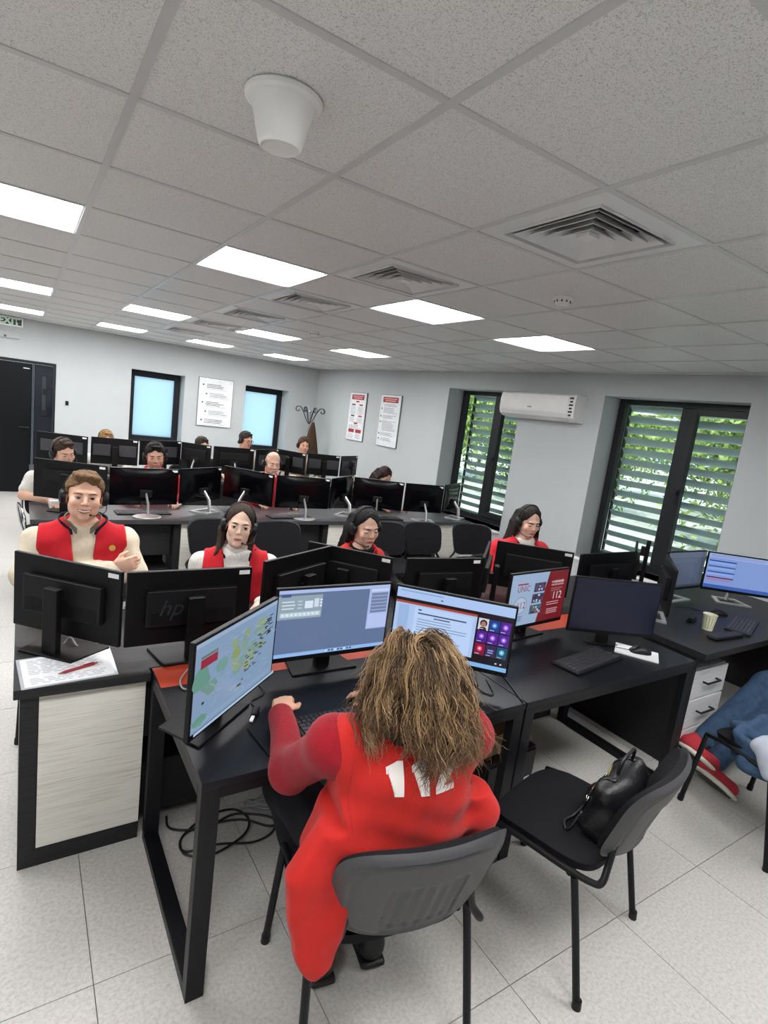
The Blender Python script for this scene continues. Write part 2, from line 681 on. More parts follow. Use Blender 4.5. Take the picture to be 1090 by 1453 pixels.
# the door: dark frame, leaf, glossy side panel
d = empty('door_1', (0, YB, 0), kind='structure')
mb = MB()
mb.box(0.165, 0.195, 0.0, 0.12, 0, 1.986).box(-1.345, -1.30, 0.0, 0.12, 0, 1.986).box(-1.30, 0.165, 0.0, 0.12, 1.945, 1.986)
mb.box(-0.10, -0.085, 0.0, 0.12, 0, 1.945)
mb.build('door_frame', M_dark, d, bev=0.003)
M_door = mat('door_black_paint', '#0a0c10', 0.35, var=0.05, spec=0.2)
M_side = mat('door_side_glossy', '#23262e', 0.14, var=0.05)
MB().box(-1.298, -0.102, 0.03, 0.075, 0.005, 1.942).build('door_leaf', M_door, d, bev=0.003)
MB().box(-0.083, 0.163, 0.05, 0.075, 0.0, 1.943).build('side_panel', M_side, d)
mb = MB()
mb.box(0.02, 0.07, 0.035, 0.05, 1.2, 1.78)  # lighter upright strip modelled in place of a reflection in the side panel
mb.build('reflected_strip', mat('reflected_strip_grey', '#2c2f36', 0.3), d, bev=0.004)
mb = MB()
for z in (1.60, 1.28, 0.80):
    mb.box(0.03, 0.09, 0.03, 0.05, z - 0.09, z)  # dark blocks modelled in place of shelf shapes reflected in the panel
    mb.box(0.11, 0.16, 0.03, 0.05, z + 0.02, z + 0.05)
mb.build('reflected_shapes', M_plastic, d, bev=0.003)
MB().box(-0.22, -0.14, 0.024, 0.03, 1.862, 1.875).build('door_sign', M_sticker, d)
MB().tube([(-0.15, 0.03, 1.0), (-0.15, -0.03, 1.0), (-0.26, -0.03, 1.0)], 0.01, 8).build('door_handle', M_plastic, d, smooth=40)

# left wall and front wall (behind the camera)
tag(MB().box(XL - 0.3, XL, YF - 0.3, YB, -0.12, CEIL + 0.2).build('wall_left', M_wall), kind='structure')
tag(MB().box(XL, 5.5, YF - 0.3, YF, -0.12, CEIL + 0.2).build('wall_front', M_wall), kind='structure')

# right wall: local x runs along the wall (world +y), local y points outdoors
wr = empty('wall_right', (5.017806, 0, 0), WALL_A, kind='structure')
R_HOLES = [(3.143, 4.455, 0.60, 2.345), (0.62, 2.02, 0.60, 2.345)]


def ym(y):
    return Matrix(((0, 1, 0, 0), (1, 0, 0, 0), (0, 0, 1, 0), (0, 0, 0, 1)))


SW = ym(0)                                    # swaps x and y: build along x, lay along y
mb = MB()
span_wall(mb, YF - 0.3, YB + 0.35, -0.12, CEIL + 0.2, 0.42, R_HOLES)
for k in range(len(mb.v)):
    mb.v[k] = (mb.v[k][1], mb.v[k][0], mb.v[k][2])
mb.f = [tuple(reversed(f)) for f in mb.f]
mb.build('wall_panel', M_wall, wr)

for n, (ya, yb_, za, zb) in ((3, R_HOLES[0]), (4, R_HOLES[1])):
    w = empty('window_%d' % n, (5.017806 - 0.05619 * ya + 0.27, ya, za), WALL_A, kind='structure')
    L, H = yb_ - ya, zb - za
    mid = L * 0.47
    mb = MB()

    def bar(a, b, c, e, x0=0.0, x1=0.07):
        mb.box(x0, x1, a, b, c, e)
    bar(L - 0.075, L, 0, H)
    bar(0, 0.06, 0, H)
    bar(0.06, L - 0.075, H - 0.055, H)
    bar(0.06, L - 0.075, 0, 0.07)
    bar(mid - 0.04, mid + 0.06, 0.07, H - 0.055)
    mb.build('window_frame', M_dark, w, bev=0.004)
    mb = MB()
    a, b = 0.062, mid - 0.042
    bar(a, a + 0.055, 0.075, H - 0.06, -0.02, 0.05)
    bar(b - 0.06, b, 0.075, H - 0.06, -0.02, 0.05)
    bar(a + 0.055, b - 0.06, H - 0.12, H - 0.06, -0.02, 0.05)
    bar(a + 0.055, b - 0.06, 0.075, 0.145, -0.02, 0.05)
    sash = mb.build('opening_sash', M_dark, w, bev=0.004)
    mb = MB()
    mb.box(-0.032, -0.02, b - 0.045, b - 0.015, H * 0.5 - 0.03, H * 0.5 + 0.03)
    mb.tube([(-0.03, b - 0.03, H * 0.5), (-0.06, b - 0.03, H * 0.5), (-0.06, b - 0.03, H * 0.5 - 0.11)], 0.009, 8)
    mb.build('window_handle', M_plastic, w, smooth=40)
    MB().box(0.028, 0.034, mid + 0.06, L - 0.075, 0.07, H - 0.055).build('glass_pane', M_glass, w)
    MB().box(0.018, 0.024, a + 0.055, b - 0.06, 0.145, H - 0.12).build('glass_pane', M_glass, w)
    MB().box(-0.31, 0.0, 0.004, L - 0.004, -0.028, 0.0).build('window_sill', M_white, w, bev=0.004)
    # outdoor louvre shutter: every slat its own piece
    sh = empty('louvre_shutter', (5.017806 - 0.05619 * ya + 0.52, ya + L / 2, za), WALL_A,
               'grey louvre shutter outside the %s window' % ('far' if n == 3 else 'near right'), 'shutter')
    prof = []
    for k in range(10):
        t = 2 * PI * k / 10
        prof.append((0.060 * math.cos(t), 0.011 * math.sin(t)))
    ca, sa = math.cos(math.radians(-38)), math.sin(math.radians(-38))
    mb = MB()
    n_ = len(prof)
    vs_ = [(x * ca - z * sa, sy * (L / 2 + 0.03), x * sa + z * ca) for sy in (-1, 1) for x, z in prof]
    fs_ = [tuple(range(n_)), tuple(reversed(range(n_, 2 * n_)))] + [(i, n_ + i, n_ + (i + 1) % n_, (i + 1) % n_) for i in range(n_)]
    mb.add(vs_, fs_)
    slat = mb.mesh('slat', mat('louvre_grey', '#bcc6c2', 0.35, var=0.05), 40)
    z = 0.02
    while z < H + 0.05:
        link('slat', slat, sh, (0, 0, z))
        z += 0.118
    mb = MB()
    for s in (-1, 1):
        mb.box(-0.015, 0.015, s * (L / 2 + 0.05) - 0.012, s * (L / 2 + 0.05) + 0.012, -0.06, H + 0.08)
    mb.build('side_rail', M_dark, sh)

# ------------------------------------------------------------------ outdoors
tag(MB().box(5.6, 70, -40, 60, -0.5, -0.35).build('pavement', mat('sunlit_paving', '#d6d4cc', 0.9, var=0.08, scale=0.6)), kind='structure')
M_leaf = mat('leaf_green', '#4c6a2a', 0.6, scale=1.2, color2='#a3b95c', contrast=(0.35, 0.65))
M_bark = mat('bark', '#4d3f31', 0.9, var=0.2)


def leaf_cloud(n, seed, rx, ry, rz, s):
    r = np.random.default_rng(seed)
    p = r.normal(size=(n, 3))
    p /= np.linalg.norm(p, axis=1)[:, None]
    p *= (r.random(n) ** 0.45)[:, None]
    clump = r.normal(size=(40, 3)) * 0.5
    p = p * 0.62 + clump[r.integers(0, 40, n)] * 0.62
    p *= np.array([rx, ry, rz])
    u = r.normal(size=(n, 3)); u /= np.linalg.norm(u, axis=1)[:, None]
    w = np.cross(u, r.normal(size=(n, 3))); w /= np.linalg.norm(w, axis=1)[:, None]
    a = s * (0.6 + 0.8 * r.random((n, 1)))
    v = np.stack([p - u * a, p + w * a * 0.45, p + u * a, p - w * a * 0.45], 1).reshape(-1, 3)
    me = bpy.data.meshes.new('foliage')
    me.from_pydata(v.tolist(), [], [(4 * i, 4 * i + 1, 4 * i + 2, 4 * i + 3) for i in range(n)])
    me.materials.append(M_leaf)
    return me


leaf_a = leaf_cloud(15000, 3, 2.7, 2.9, 2.3, 0.085)
leaf_b = leaf_cloud(15000, 5, 2.5, 3.0, 2.5, 0.085)
TREES = [(13.5, -2.6, 2.5, 'spreading green tree outside, right of the near window'),
         (14.0, 3.7, 2.4, 'bushy green tree outside, behind the near window'),
         (14.0, 10.1, 2.5, 'bright green tree outside, between the two louvred windows'),
         (15.0, 16.6, 2.5, 'leafy green tree outside, seen through the far window'),
         (21.5, 0.4, 3.0, 'tall green tree outside, deep behind the near window'),
         (21.5, 7.0, 3.0, 'tall green tree outside, deep behind the wall pier'),
         (22.5, 13.6, 3.0, 'tall green tree outside, deep behind the far window')]
for k, (x, y, zc, lab) in enumerate(TREES):
    t = empty('tree', (x, y, -0.35), rnd.random() * 6, lab, 'tree', 'trees outside the louvred windows')
    f = link('foliage', leaf_a if k % 2 else leaf_b, t, (0, 0, zc + 0.35))
    f['kind'] = 'stuff'
    mb = MB()
    mb.tube([(0, 0, 0), (0.05, 0.02, 1.2), (-0.05, 0.05, 2.4), (0.05, 0, zc + 0.8)], [0.16, 0.13, 0.11, 0.05], 8)
    for q in range(6):
        a = q * 1.05
        mb.tube([(0, 0, 1.8 + q * 0.2), (0.7 * math.cos(a), 0.7 * math.sin(a), 2.6 + q * 0.22), (1.6 * math.cos(a), 1.6 * math.sin(a), 3.0 + q * 0.2)], [0.06, 0.045, 0.02], 6)
    mb.build('trunk', M_bark, t, smooth=True)

# ------------------------------------------------------------------ ceiling fittings
proto = None
LL = {-3: 'behind the camera', 2: 'nearest row', 7: 'middle row', 11: 'farthest row'}
LC = {-3: 'added far left, outside the frame', -1: 'leftmost in view', 1: 'second from left', 3: 'third from left', 5: 'rightmost'}
for i, j in LIGHTS:
    lab = 'square white ceiling light panel, %s, %s' % (LC[i], LL[j])
    loc = (0.6 * i + 0.3, 0.6 * j + 0.3, CEIL)
    if proto is None:
        t = empty('ceiling_light', loc, 0, lab, 'light', 'square ceiling light panels')
        mb = MB()
        frame_bars(mb, -0.294, 0.294, -0.294, 0.294, 0.014, 0, 0.03)
        mb.v = [(x, z, y) for x, y, z in mb.v]
        mb.f = [tuple(reversed(f)) for f in mb.f]
        mb.build('frame', M_white, t, loc=(0, 0, 0.0045))
        MB().box(-0.28, 0.28, -0.28, 0.28, 0.008, 0.02).build('diffuser', M_panel, t)
        proto = t
    else:
        dup(proto, loc, None, lab)

proto = None
VL = {-1: 'large in front, nearest', 1: 'second from the front', 3: 'third from the front', 5: 'fourth from the front', 7: 'fifth from the front', 9: 'farthest'}
M_ventdark = mat('vent_cavity', '#1a1a1a', 0.9)
for i, j in VENTS:
    lab = 'square white four-way ceiling air diffuser, %s' % VL[j]
    loc = (0.6 * i + 0.3, 0.6 * j + 0.3, CEIL)
    if proto is None:
        t = empty('air_diffuser', loc, 0, lab, 'vent', 'square air diffusers in a line along the ceiling')

        def ring(ro, zo, ri, zi, th=0.004):
            m_ = MB()
            o = [(-ro, -ro), (ro, -ro), (ro, ro), (-ro, ro)]
            n_ = [(-ri, -ri), (ri, -ri), (ri, ri), (-ri, ri)]
            v = [(x, y, zo) for x, y in o] + [(x, y, zi) for x, y in n_] + [(x, y, zo + th) for x, y in o] + [(x, y, zi + th) for x, y in n_]
            f = []
            for q in range(4):
                r_ = (q + 1) % 4
                f += [(q, q + 4, r_ + 4, r_), (q + 8, r_ + 8, r_ + 12, q + 12), (q, r_, r_ + 8, q + 8), (q + 4, q + 12, r_ + 12, r_ + 4)]
            return m_.add(v, f)
        MB().box(-0.29, 0.29, -0.29, 0.29, 0.07, 0.08).build('back_plate', M_ventdark, t)
        ring(0.295, 0.004, 0.215, 0.004).build('face_frame', M_whitemetal, t, bev=0.002)
        ring(0.215, -0.006, 0.208, 0.06).build('inner_frame', M_whitemetal, t)
        for q, r_ in enumerate((0.19, 0.15, 0.11, 0.07)):
            ring(r_, -0.004, r_ - 0.045, 0.038, 0.003).build('louvre_ring', M_whitemetal, t)
        MB().box(-0.028, 0.028, -0.028, 0.028, -0.002, 0.01).build('centre_plate', M_whitemetal, t)
        proto = t
    else:
        dup(proto, loc, None, lab)

t = empty('ceiling_fixture', (0.297, -0.315, CEIL), 0, 'white cone shaped fixture hanging from the ceiling tile', 'fixture')
MB().lathe([(0.02, 0.003), (0.093, 0.003), (0.097, -0.002), (0.095, -0.010), (0.088, -0.014), (0.078, -0.016), (0.02, -0.016)], 40).build('flange', M_white, t, smooth=40)
MB().lathe([(0.02, -0.014), (0.080, -0.014), (0.077, -0.022), (0.063, -0.075), (0.055, -0.105), (0.051, -0.113), (0.047, -0.115), (0.044, -0.1125), (0.02, -0.112)], 40).build('cone_body', M_white, t, smooth=40)
MB().cbox((0.02, 0.090, -0.0145), (0.03, 0.006, 0.001)).build('yellow_mark', mat('faded_yellow', '#b3a83c', 0.6), t)
SM = [((2.174, 0.369), 'white smoke detector near the large air diffuser'),
      ((2.20, 3.50), 'small white smoke detector midway along the ceiling'),
      ((1.73, 4.58), 'small white smoke detector farthest along the ceiling')]
proto = None
for (x, y), lab in SM:
    if proto is None:
        t = empty('smoke_detector', (x, y, CEIL + 0.004), 0, lab, 'detector', 'smoke detectors')
        MB().lathe([(0.01, 0.0), (0.052, 0.0), (0.054, -0.006), (0.052, -0.014), (0.01, -0.014)], 28).build('base', M_white, t, smooth=40)
        MB().lathe([(0.01, -0.014), (0.042, -0.014), (0.04, -0.03), (0.03, -0.038), (0.01, -0.04)], 28).build('sensor_head', M_white, t, smooth=40)
        mb = MB()
        for q in range(10):
            a = 2 * PI * q / 10
            mb.cbox((0.0415 * math.cos(a), 0.0415 * math.sin(a), -0.022), (0.005, 0.005, 0.01))
        mb.build('intake_slots', M_ventdark, t)['kind'] = 'stuff'
        proto = t
    else:
        dup(proto, (x, y, CEIL + 0.004), None, lab)

# ------------------------------------------------------------------ things on the walls
t = empty('exit_sign', (-0.50, YB, 2.435), 0, 'green EXIT sign in a white frame above the black door', 'sign')
MB().box(-0.27, 0.27, -0.05, -0.001, 0.0, 0.128).build('sign_case', mat('sign_white', '#f2f2f0', 0.4), t, bev=0.008)
MB().box(-0.25, 0.25, -0.0525, -0.05, 0.018, 0.11).build('sign_face', mat('exit_green', '#0d3a26', 0.4), t)
text('EXIT', 0.125, (0.10, -0.0535, 0.064), (PI / 2, 0, 0), mat('exit_letters', '#cfe3d4', 0.5), t, offset=0.006)
t = empty('emergency_light', (-0.50, YB, 2.262), 0, 'grey-white emergency light box under the EXIT sign', 'light')
MB().box(-0.23, 0.23, -0.04, -0.001, 0.0, 0.10).build('housing', M_wall, t, bev=0.008)
MB().box(0.04, 0.07, -0.043, -0.04, 0.01, 0.04).build('indicator', mat('indicator_brown', '#6b4a44', 0.5), t)
t = empty('wall_switch', (0.351, YB, 1.423), 0, 'small black switch plate on the back wall beside the door', 'switch')
MB().box(-0.022, 0.022, -0.014, -0.001, -0.033, 0.033).build('plate', M_plastic, t, bev=0.004)
MB().box(-0.012, 0.012, -0.018, -0.014, -0.02, 0.02).build('rocker', M_mon_vent, t, bev=0.002)


def lines(mb, x0, x1, z, n, dz, y, m, seed, ragged=0.25, th=0.006):
    r = random.Random(seed)
    for k in range(n):
        mb.rect(x0 + (x1 - x0) * r.random() * 0.05, x1 - (x1 - x0) * ragged * r.random(), z - k * dz - th, z - k * dz, y, m)


def poster(loc, rotz, w, h, lab, kind):
    t = empty('poster', loc, rotz, lab, 'poster')
    M_frame = mat('poster_board_edge', '#6f7274', 0.5)
    MB().box(-w / 2 - 0.008, w / 2 + 0.008, -0.022, -0.001, -h / 2 - 0.008, h / 2 + 0.008).build('backing_board', M_frame, t)
    MB().box(-w / 2, w / 2, -0.026, -0.022, -h / 2, h / 2).build('print_sheet', mat('poster_white', '#dfe1e3', 0.4), t)
    mb = MB()
    y = -0.0266
    X0, X1 = -w / 2, w / 2
    if kind == 0:
        for k in range(5):
            z = h * 0.38 - k * h * 0.185
            o = 0.0 if k % 2 == 0 else 0.06
            mb.rect(X0 + 0.06 + o, X0 + 0.085 + o, z - 0.03, z - 0.005, y, 1)
            lines(mb, X0 + 0.12 + o, X1 - 0.14 + o, z, 3, 0.026, y, 1 if k % 2 == 0 else 0, k, 0.3, 0.010)
            mb.rect(X0 + 0.11 + o, X1 - 0.11 + o, z - 0.085, z - 0.081, y, 0)
    else:
        mb.rect(X0 + 0.06, X1 - 0.06, h / 2 - 0.115, h / 2 - 0.03, y, 2)
        mb.rect(X0 + 0.09, X1 - 0.1, h / 2 - 0.065, h / 2 - 0.05, y - 0.0004, 3)
        mb.rect(X0 + 0.12, X1 - 0.13, h / 2 - 0.095, h / 2 - 0.08, y - 0.0004, 3)
        if kind == 1:
            mb.rect(-0.05, 0.05, h / 2 - 0.16, h / 2 - 0.135, y, 2)
            for q, (za, n_) in enumerate(((0.19, 8), (0.38, 5))):
                for s in (-1, 1):
                    c = s * w * 0.23
                    mb.rect(c - 0.055, c + 0.055, h / 2 - za - 0.025, h / 2 - za, y, 1 if s < 0 else 2)
                    lines(mb, c - 0.09, c + 0.09, h / 2 - za - 0.045, n_, 0.018, y, 0, q * 2 + s, 0.3, 0.005)
            mb.rect(-0.05, 0.06, h / 2 - 0.535, h / 2 - 0.505, y, 2)
            lines(mb, X0 + 0.04, X1 - 0.05, h / 2 - 0.55, 4, 0.016, y, 0, 5, 0.3, 0.005)
            for s in (-1, 1):
                c = s * w * 0.22
                mb.rect(c - 0.09, c + 0.09, h / 2 - 0.68, h / 2 - 0.62, y, 2)
                lines(mb, c - 0.09, c + 0.09, h / 2 - 0.70, 5, 0.018, y, 0, 9 + s, 0.3, 0.005)
        else:
            lines(mb, X0 + 0.09, X1 - 0.05, h / 2 - 0.14, 3, 0.016, y, 0, 1, 0.3, 0.005)
            for za, n_ in ((0.20, 5), (0.32, 3), (0.41, 9), (0.60, 3), (0.68, 3)):
                mb.rect(X0 + 0.035, X0 + 0.06, h / 2 - za - 0.03, h / 2 - za, y, 1)
                lines(mb, X0 + 0.085, X1 - 0.05, h / 2 - za, n_, 0.018, y, 0, int(za * 100), 0.35, 0.006)
    mb.build('printed_text', [M_ink, M_inkdark, M_redprint, mat('pale_print', '#d9a9a5', 0.6)], t)
    return t


poster((2.606, YB, 1.70), 0, 0.59, 0.815, 'white framed notice board between the two frosted windows', 0)
poster((wall_x(6.70), 6.70, 1.778), WALL_A - PI / 2, 0.505, 0.81, 'red headed chart poster nearest the corner', 1)
poster((wall_x(5.75), 5.75, 1.778), WALL_A - PI / 2, 0.53, 0.81, 'red headed text poster, the one nearer the windows', 2)

# air conditioner
t = empty('air_conditioner', (wall_x(2.75), 2.75, 2.03), WALL_A - PI / 2, 'white split air conditioner between the two louvred windows', 'air conditioner')
prof = [(0, 0.295), (-0.17, 0.295), (-0.195, 0.28), (-0.205, 0.2), (-0.205, 0.1), (-0.19, 0.045), (-0.14, 0.012), (-0.05, 0.0), (0, 0.0)]


def extr(prof, x0, x1):
    n_ = len(prof)
    v = [(x, a, b) for x in (x0, x1) for a, b in prof]
    f = [tuple(range(n_)), tuple(reversed(range(n_, 2 * n_)))] + [(i, n_ + i, n_ + (i + 1) % n_, (i + 1) % n_) for i in range(n_)]
    return MB().add(v, f)


extr(prof, -0.53, 0.53).build('body', M_white, t, bev=0.006, smooth=35)
extr([(-0.2065, 0.085), (-0.1925, 0.043), (-0.141, 0.010), (-0.12, 0.006), (-0.143, 0.004), (-0.197, 0.04), (-0.211, 0.084)], -0.48, 0.45).build('air_flap', M_whitemetal, t)
MB().box(-0.49, 0.44, -0.209, -0.205, 0.1, 0.275).build('front_panel', M_white, t, bev=0.003)
MB().box(-0.10, -0.04, -0.2105, -0.209, 0.125, 0.137).build('brand_plate', M_ink, t)
mb = MB()
for q in range(6):
    mb.cbox((0.485, -0.207, 0.25 - q * 0.036), (0.035 if q % 2 else 0.05, 0.004, 0.02))
mb.build('energy_label', M_inkdark, t)

# coat rack with the brown coat
t = empty('coat_rack', (4.22, 7.72, 0), 0, 'dark metal coat rack with curled hooks in the corner', 'coat rack')
mb = MB()
mb.cyl((0, 0, 0.02), (0, 0, 1.75), 0.016, n=10)
mb.ball((0, 0, 1.76), 0.03)
mb.build('pole', M_chrome, t, smooth=40)
M_rack = mat('rack_dark_chrome', '#4b4c50', 0.3, metal=0.8)
for q in range(8):
    a = 2 * PI * q / 8
    u = (math.cos(a), math.sin(a))
    hook = smooth_path([(0, 0, 1.52), (0.07 * u[0], 0.07 * u[1], 1.62), (0.13 * u[0], 0.13 * u[1], 1.74), (0.20 * u[0], 0.20 * u[1], 1.83), (0.27 * u[0], 0.27 * u[1], 1.82), (0.28 * u[0], 0.28 * u[1], 1.76), (0.23 * u[0], 0.23 * u[1], 1.745), (0.215 * u[0], 0.215 * u[1], 1.78)], 5)
    MB().tube(hook, 0.008, 6).build('hook', M_rack, t, smooth=True)
    if q % 2 == 0:
        MB().tube(smooth_path([(0, 0, 0.3), (0.14 * u[0], 0.14 * u[1], 0.12), (0.25 * u[0], 0.25 * u[1], 0.012)], 5), 0.011, 6).build('leg', M_rack, t, smooth=True)
cv = []
NS, NR = 18, 10
for i in range(NR):
    f = i / (NR - 1)
    w = 0.025 + 0.165 * f ** 0.8
    for j in range(NS):
        a = 2 * PI * j / NS
        k = 1 + 0.12 * math.sin(5 * a + 2 * f)
        cv.append((w * math.cos(a) * k * 0.9, w * math.sin(a) * k * 0.55, 1.58 - 0.75 * f))
cf = [(i * NS + j, i * NS + (j + 1) % NS, (i + 1) * NS + (j + 1) % NS, (i + 1) * NS + j) for i in range(NR - 1) for j in range(NS)]
cf += [tuple(reversed(range(NS))), tuple(range((NR - 1) * NS, NR * NS))]
c = MB().add(cv, cf).build('coat', M_browncoat, None, smooth=50, loc=(4.20, 7.50, 0))
tag(c, 'brown coat hanging from the coat rack in the corner', 'coat')

# ------------------------------------------------------------------ desks
DZ = 0.75


def loop_frame(mb, x0, x1, y0, y1, h, w=0.06, t=0.04):
    mb.box(x0, x1, y0, y0 + t, 0, h)
    mb.box(x0, x1, y1 - t, y1, 0, h)
    mb.box(x0, x1, y0 + t, y1 - t, 0, t)
    mb.box(x0, x1, y0 + t, y1 - t, h - t, h)


def loft_table(x0, x1, y0, y1, lab):
    t = empty('work_table', ((x0 + x1) / 2, (y0 + y1) / 2, 0), 0, lab, 'table')
    w, dp = (x1 - x0) / 2, (y1 - y0) / 2
    MB().box(-w, w, -dp, dp, DZ - 0.025, DZ).build('tabletop', M_table, t, bev=0.002)
    for s in (-1, 1):
        xa, xb = (-w + 0.002, -w + 0.058) if s < 0 else (w - 0.058, w - 0.002)
        for ya in (-dp + 0.003, dp - 0.043):
            MB().box(xa, xb, ya, ya + 0.04, 0, DZ - 0.025).build('leg', M_metal_black, t, bev=0.002)
        MB().box(xa, xb, -dp + 0.043, dp - 0.043, 0.0, 0.035).build('floor_runner', M_metal_black, t, bev=0.002)
        MB().box(xa, xb, -dp + 0.043, dp - 0.043, DZ - 0.065, DZ - 0.025).build('side_rail', M_metal_black, t)
    for y in (-dp + 0.003, dp - 0.043):
        MB().box(-w + 0.058, w - 0.058, y, y + 0.035, DZ - 0.06, DZ - 0.025).build('long_rail', M_metal_black, t)
    MB().box(-w + 0.004, w - 0.004, dp - 0.165, dp + 0.0005, DZ - 0.026, DZ + 0.0006).build('orange_back_strip', M_orange, t)
    return t


loft_table(0.205, 1.522, -0.393, 0.352, 'black steel framed table where the woman with wavy hair works')
loft_table(1.528, 2.842, -0.393, 0.352, 'black steel framed table carrying the keyboard and white notepad')


def pedestal(t, x0, x1, y0, y1, top, name='white_panel'):
    """Dark carcass with a white wood-grain front facing -y."""
    MB().box(x0, x1, y0 + 0.012, y1, 0.0, top).build('carcass', M_blackwood, t, bev=0.002)
    MB().box(x0, x0 + 0.055, y0, y0 + 0.012, 0.0, top).build('dark_stile', M_blackwood, t)
    MB().box(x0 + 0.055, x1, y0, y0 + 0.012, 0.0, 0.075).build('plinth', M_blackwood, t)
    MB().box(x0 + 0.058, x1, y0 - 0.003, y0 + 0.012, 0.078, top - 0.004).build(name, M_woodwhite, t, bev=0.0015)


def desk(x0, x1, y0, y1, lab, topmat, peds, slots=(), poly=None, slotm=None):
    t = empty('desk', (0, 0, 0), 0, lab, 'desk')
    t.location = ((x0 + x1) / 2, (y0 + y1) / 2, 0)
    ox, oy = -(x0 + x1) / 2, -(y0 + y1) / 2
    poly = poly or [(x0, y0), (x1, y0), (x1, y1), (x0, y1)]
    MB().prism([(x + ox, y + oy) for x, y in poly], DZ - 0.036, DZ).build('desktop', topmat, t, bev=0.002)
    top = DZ - 0.036
    for a, b in peds:
        pedestal(t, a + ox, b + ox, y0 + 0.042 + oy, y1 - 0.06 + oy, top)
    for a, b in slots:
        ya = y0 + 0.10 + oy
        MB().box(a + ox, b + ox, ya, ya + 0.018, 0.42, top).build('modesty_panel', M_blackwood, t, bev=0.002)
        MB().box(a + ox, b + ox, ya, ya + 0.018, 0.06, 0.30).build('lower_panel', M_blackwood, t, bev=0.002)
        MB().box(a + ox, b + ox, ya + 0.02, ya + 0.25, 0.28, 0.30).build('shelf', M_blackwood, t)
        MB().box(a + ox, b + ox, ya + 0.25, ya + 0.27, 0.0, top).build('back_panel', M_dark, t)
    return t


# middle row (monitors seen from behind), back to back with the two black tables
desk(-0.245, 0.96, 0.318, 1.02, 'dark desk with a white panelled side, front left, holding the pen and paper', M_blackwood,
     [(-0.225, 0.19)], [(0.2, 0.95)], poly=[(-0.245, 0.318), (0.198, 0.318), (0.198, 0.36), (0.96, 0.36), (0.96, 1.02), (-0.245, 1.02)])
desk(0.965, 2.13, 0.36, 1.02, 'dark desk behind the orange edged table, under the middle monitors', M_blackwood, [(1.1, 1.5)], [(0.97, 1.09), (1.51, 2.12)])
desk(2.135, 2.985, 0.36, 1.02, 'dark desk by the windows where the dark haired woman in red sits', M_blackwood, [(2.35, 2.78)], [(2.14, 2.34)])
desk(2.99, 3.95, 0.56, 1.02, 'narrow dark desk beneath the near louvred window', M_blackwood, [], [(3.0, 3.9)])
# third row
desk(-0.17, 1.40, 3.0, 3.68, 'grey topped desk in the third row, left end', M_deskgrey, [(0.875, 1.31)], [(-0.12, 0.86)])
desk(1.405, 2.75, 3.0, 3.68, 'grey topped desk in the third row, in front of the bald man', M_deskgrey, [(2.30, 2.74)], [(1.42, 2.29)])
desk(2.755, 4.22, 3.0, 3.68, 'grey topped desk in the third row, window end', M_deskgrey, [(3.72, 4.15)], [(2.77, 3.71)])
# last row
desk(-0.15, 1.50, 5.30, 5.98, 'grey desk in the last row, left end', M_deskgrey, [(1.0, 1.44)], [(-0.1, 0.98)])
desk(1.505, 3.05, 5.30, 5.98, 'grey desk in the last row, middle', M_deskgrey, [(2.5, 3.0)], [(1.55, 2.45)])
desk(3.055, 4.42, 5.30, 5.98, 'grey desk in the last row, corner end', M_deskgrey, [(3.9, 4.4)], [(3.1, 3.85)])

# side desk on the right with the drawer unit
t = empty('desk', (3.95, 0.08, 0), 0, 'dark woodgrain desk on the right with the paper cup on top', 'desk')
MB().box(-0.945, 0.93, -0.445, 0.455, DZ - 0.04, DZ).build('desktop', M_blackwood, t, bev=0.002)
MB().box(-0.925, -0.885, -0.385, 0.44, 0.0, DZ - 0.04).build('side_panel', M_blackwood, t, bev=0.002)
MB().box(0.86, 0.90, -0.385, 0.44, 0.0, DZ - 0.04).build('side_panel', M_blackwood, t, bev=0.002)
MB().box(-0.885, 0.86, 0.34, 0.358, 0.3, DZ - 0.04).build('modesty_panel', M_blackwood, t)
t = empty('drawer_unit', (3.29, -0.02, 0), 0, 'white wood drawer unit under the right hand desk', 'drawer unit')
M_drawer = mat('pale_grey_woodgrain', '#cfcfd0', 0.5, scale=8, stretch=(0.8, 1, 16), color2='#b0b0b4', contrast=(0.5, 0.75))
MB().box(-0.205, 0.205, -0.25, 0.28, 0.03, 0.60).build('carcass', M_drawer, t, bev=0.003)
for q in range(3):
    z0 = 0.035 + q * 0.19
    dr = MB().box(-0.2, 0.2, -0.27, -0.25, z0, z0 + 0.18).build('drawer', M_drawer, t, bev=0.003)
    if q:
        MB().tube([(-0.075, -0.27, z0 + 0.10), (-0.075, -0.30, z0 + 0.10), (0.075, -0.30, z0 + 0.10), (0.075, -0.27, z0 + 0.10)], 0.0065, 8).build('handle', mat('dark_handle', '#2c2d30', 0.3, metal=0.5), dr, smooth=40)
mb = MB()
for sx in (-1, 1):
    for y in (-0.2, 0.2):
        mb.cyl((sx * 0.16, y, 0), (sx * 0.16, y, 0.03), 0.022)
mb.build('castors', M_plastic, t)


# ------------------------------------------------------------------ monitors
def px(u, v, z):
    """World point at height z seen at photo pixel (u, v): used only to place things when building."""
    x, y = (u - 545.0) / 788.2293577, (v - 726.5) / 788.2293577
    dv = Vector((R[0][0] * x + R[1][0] * y + R[2][0], R[0][1] * x + R[1][1] * y + R[2][1], R[0][2] * x + R[1][2] * y + R[2][2]))
    return CAM + dv * ((z - CAM.z) / dv.z)


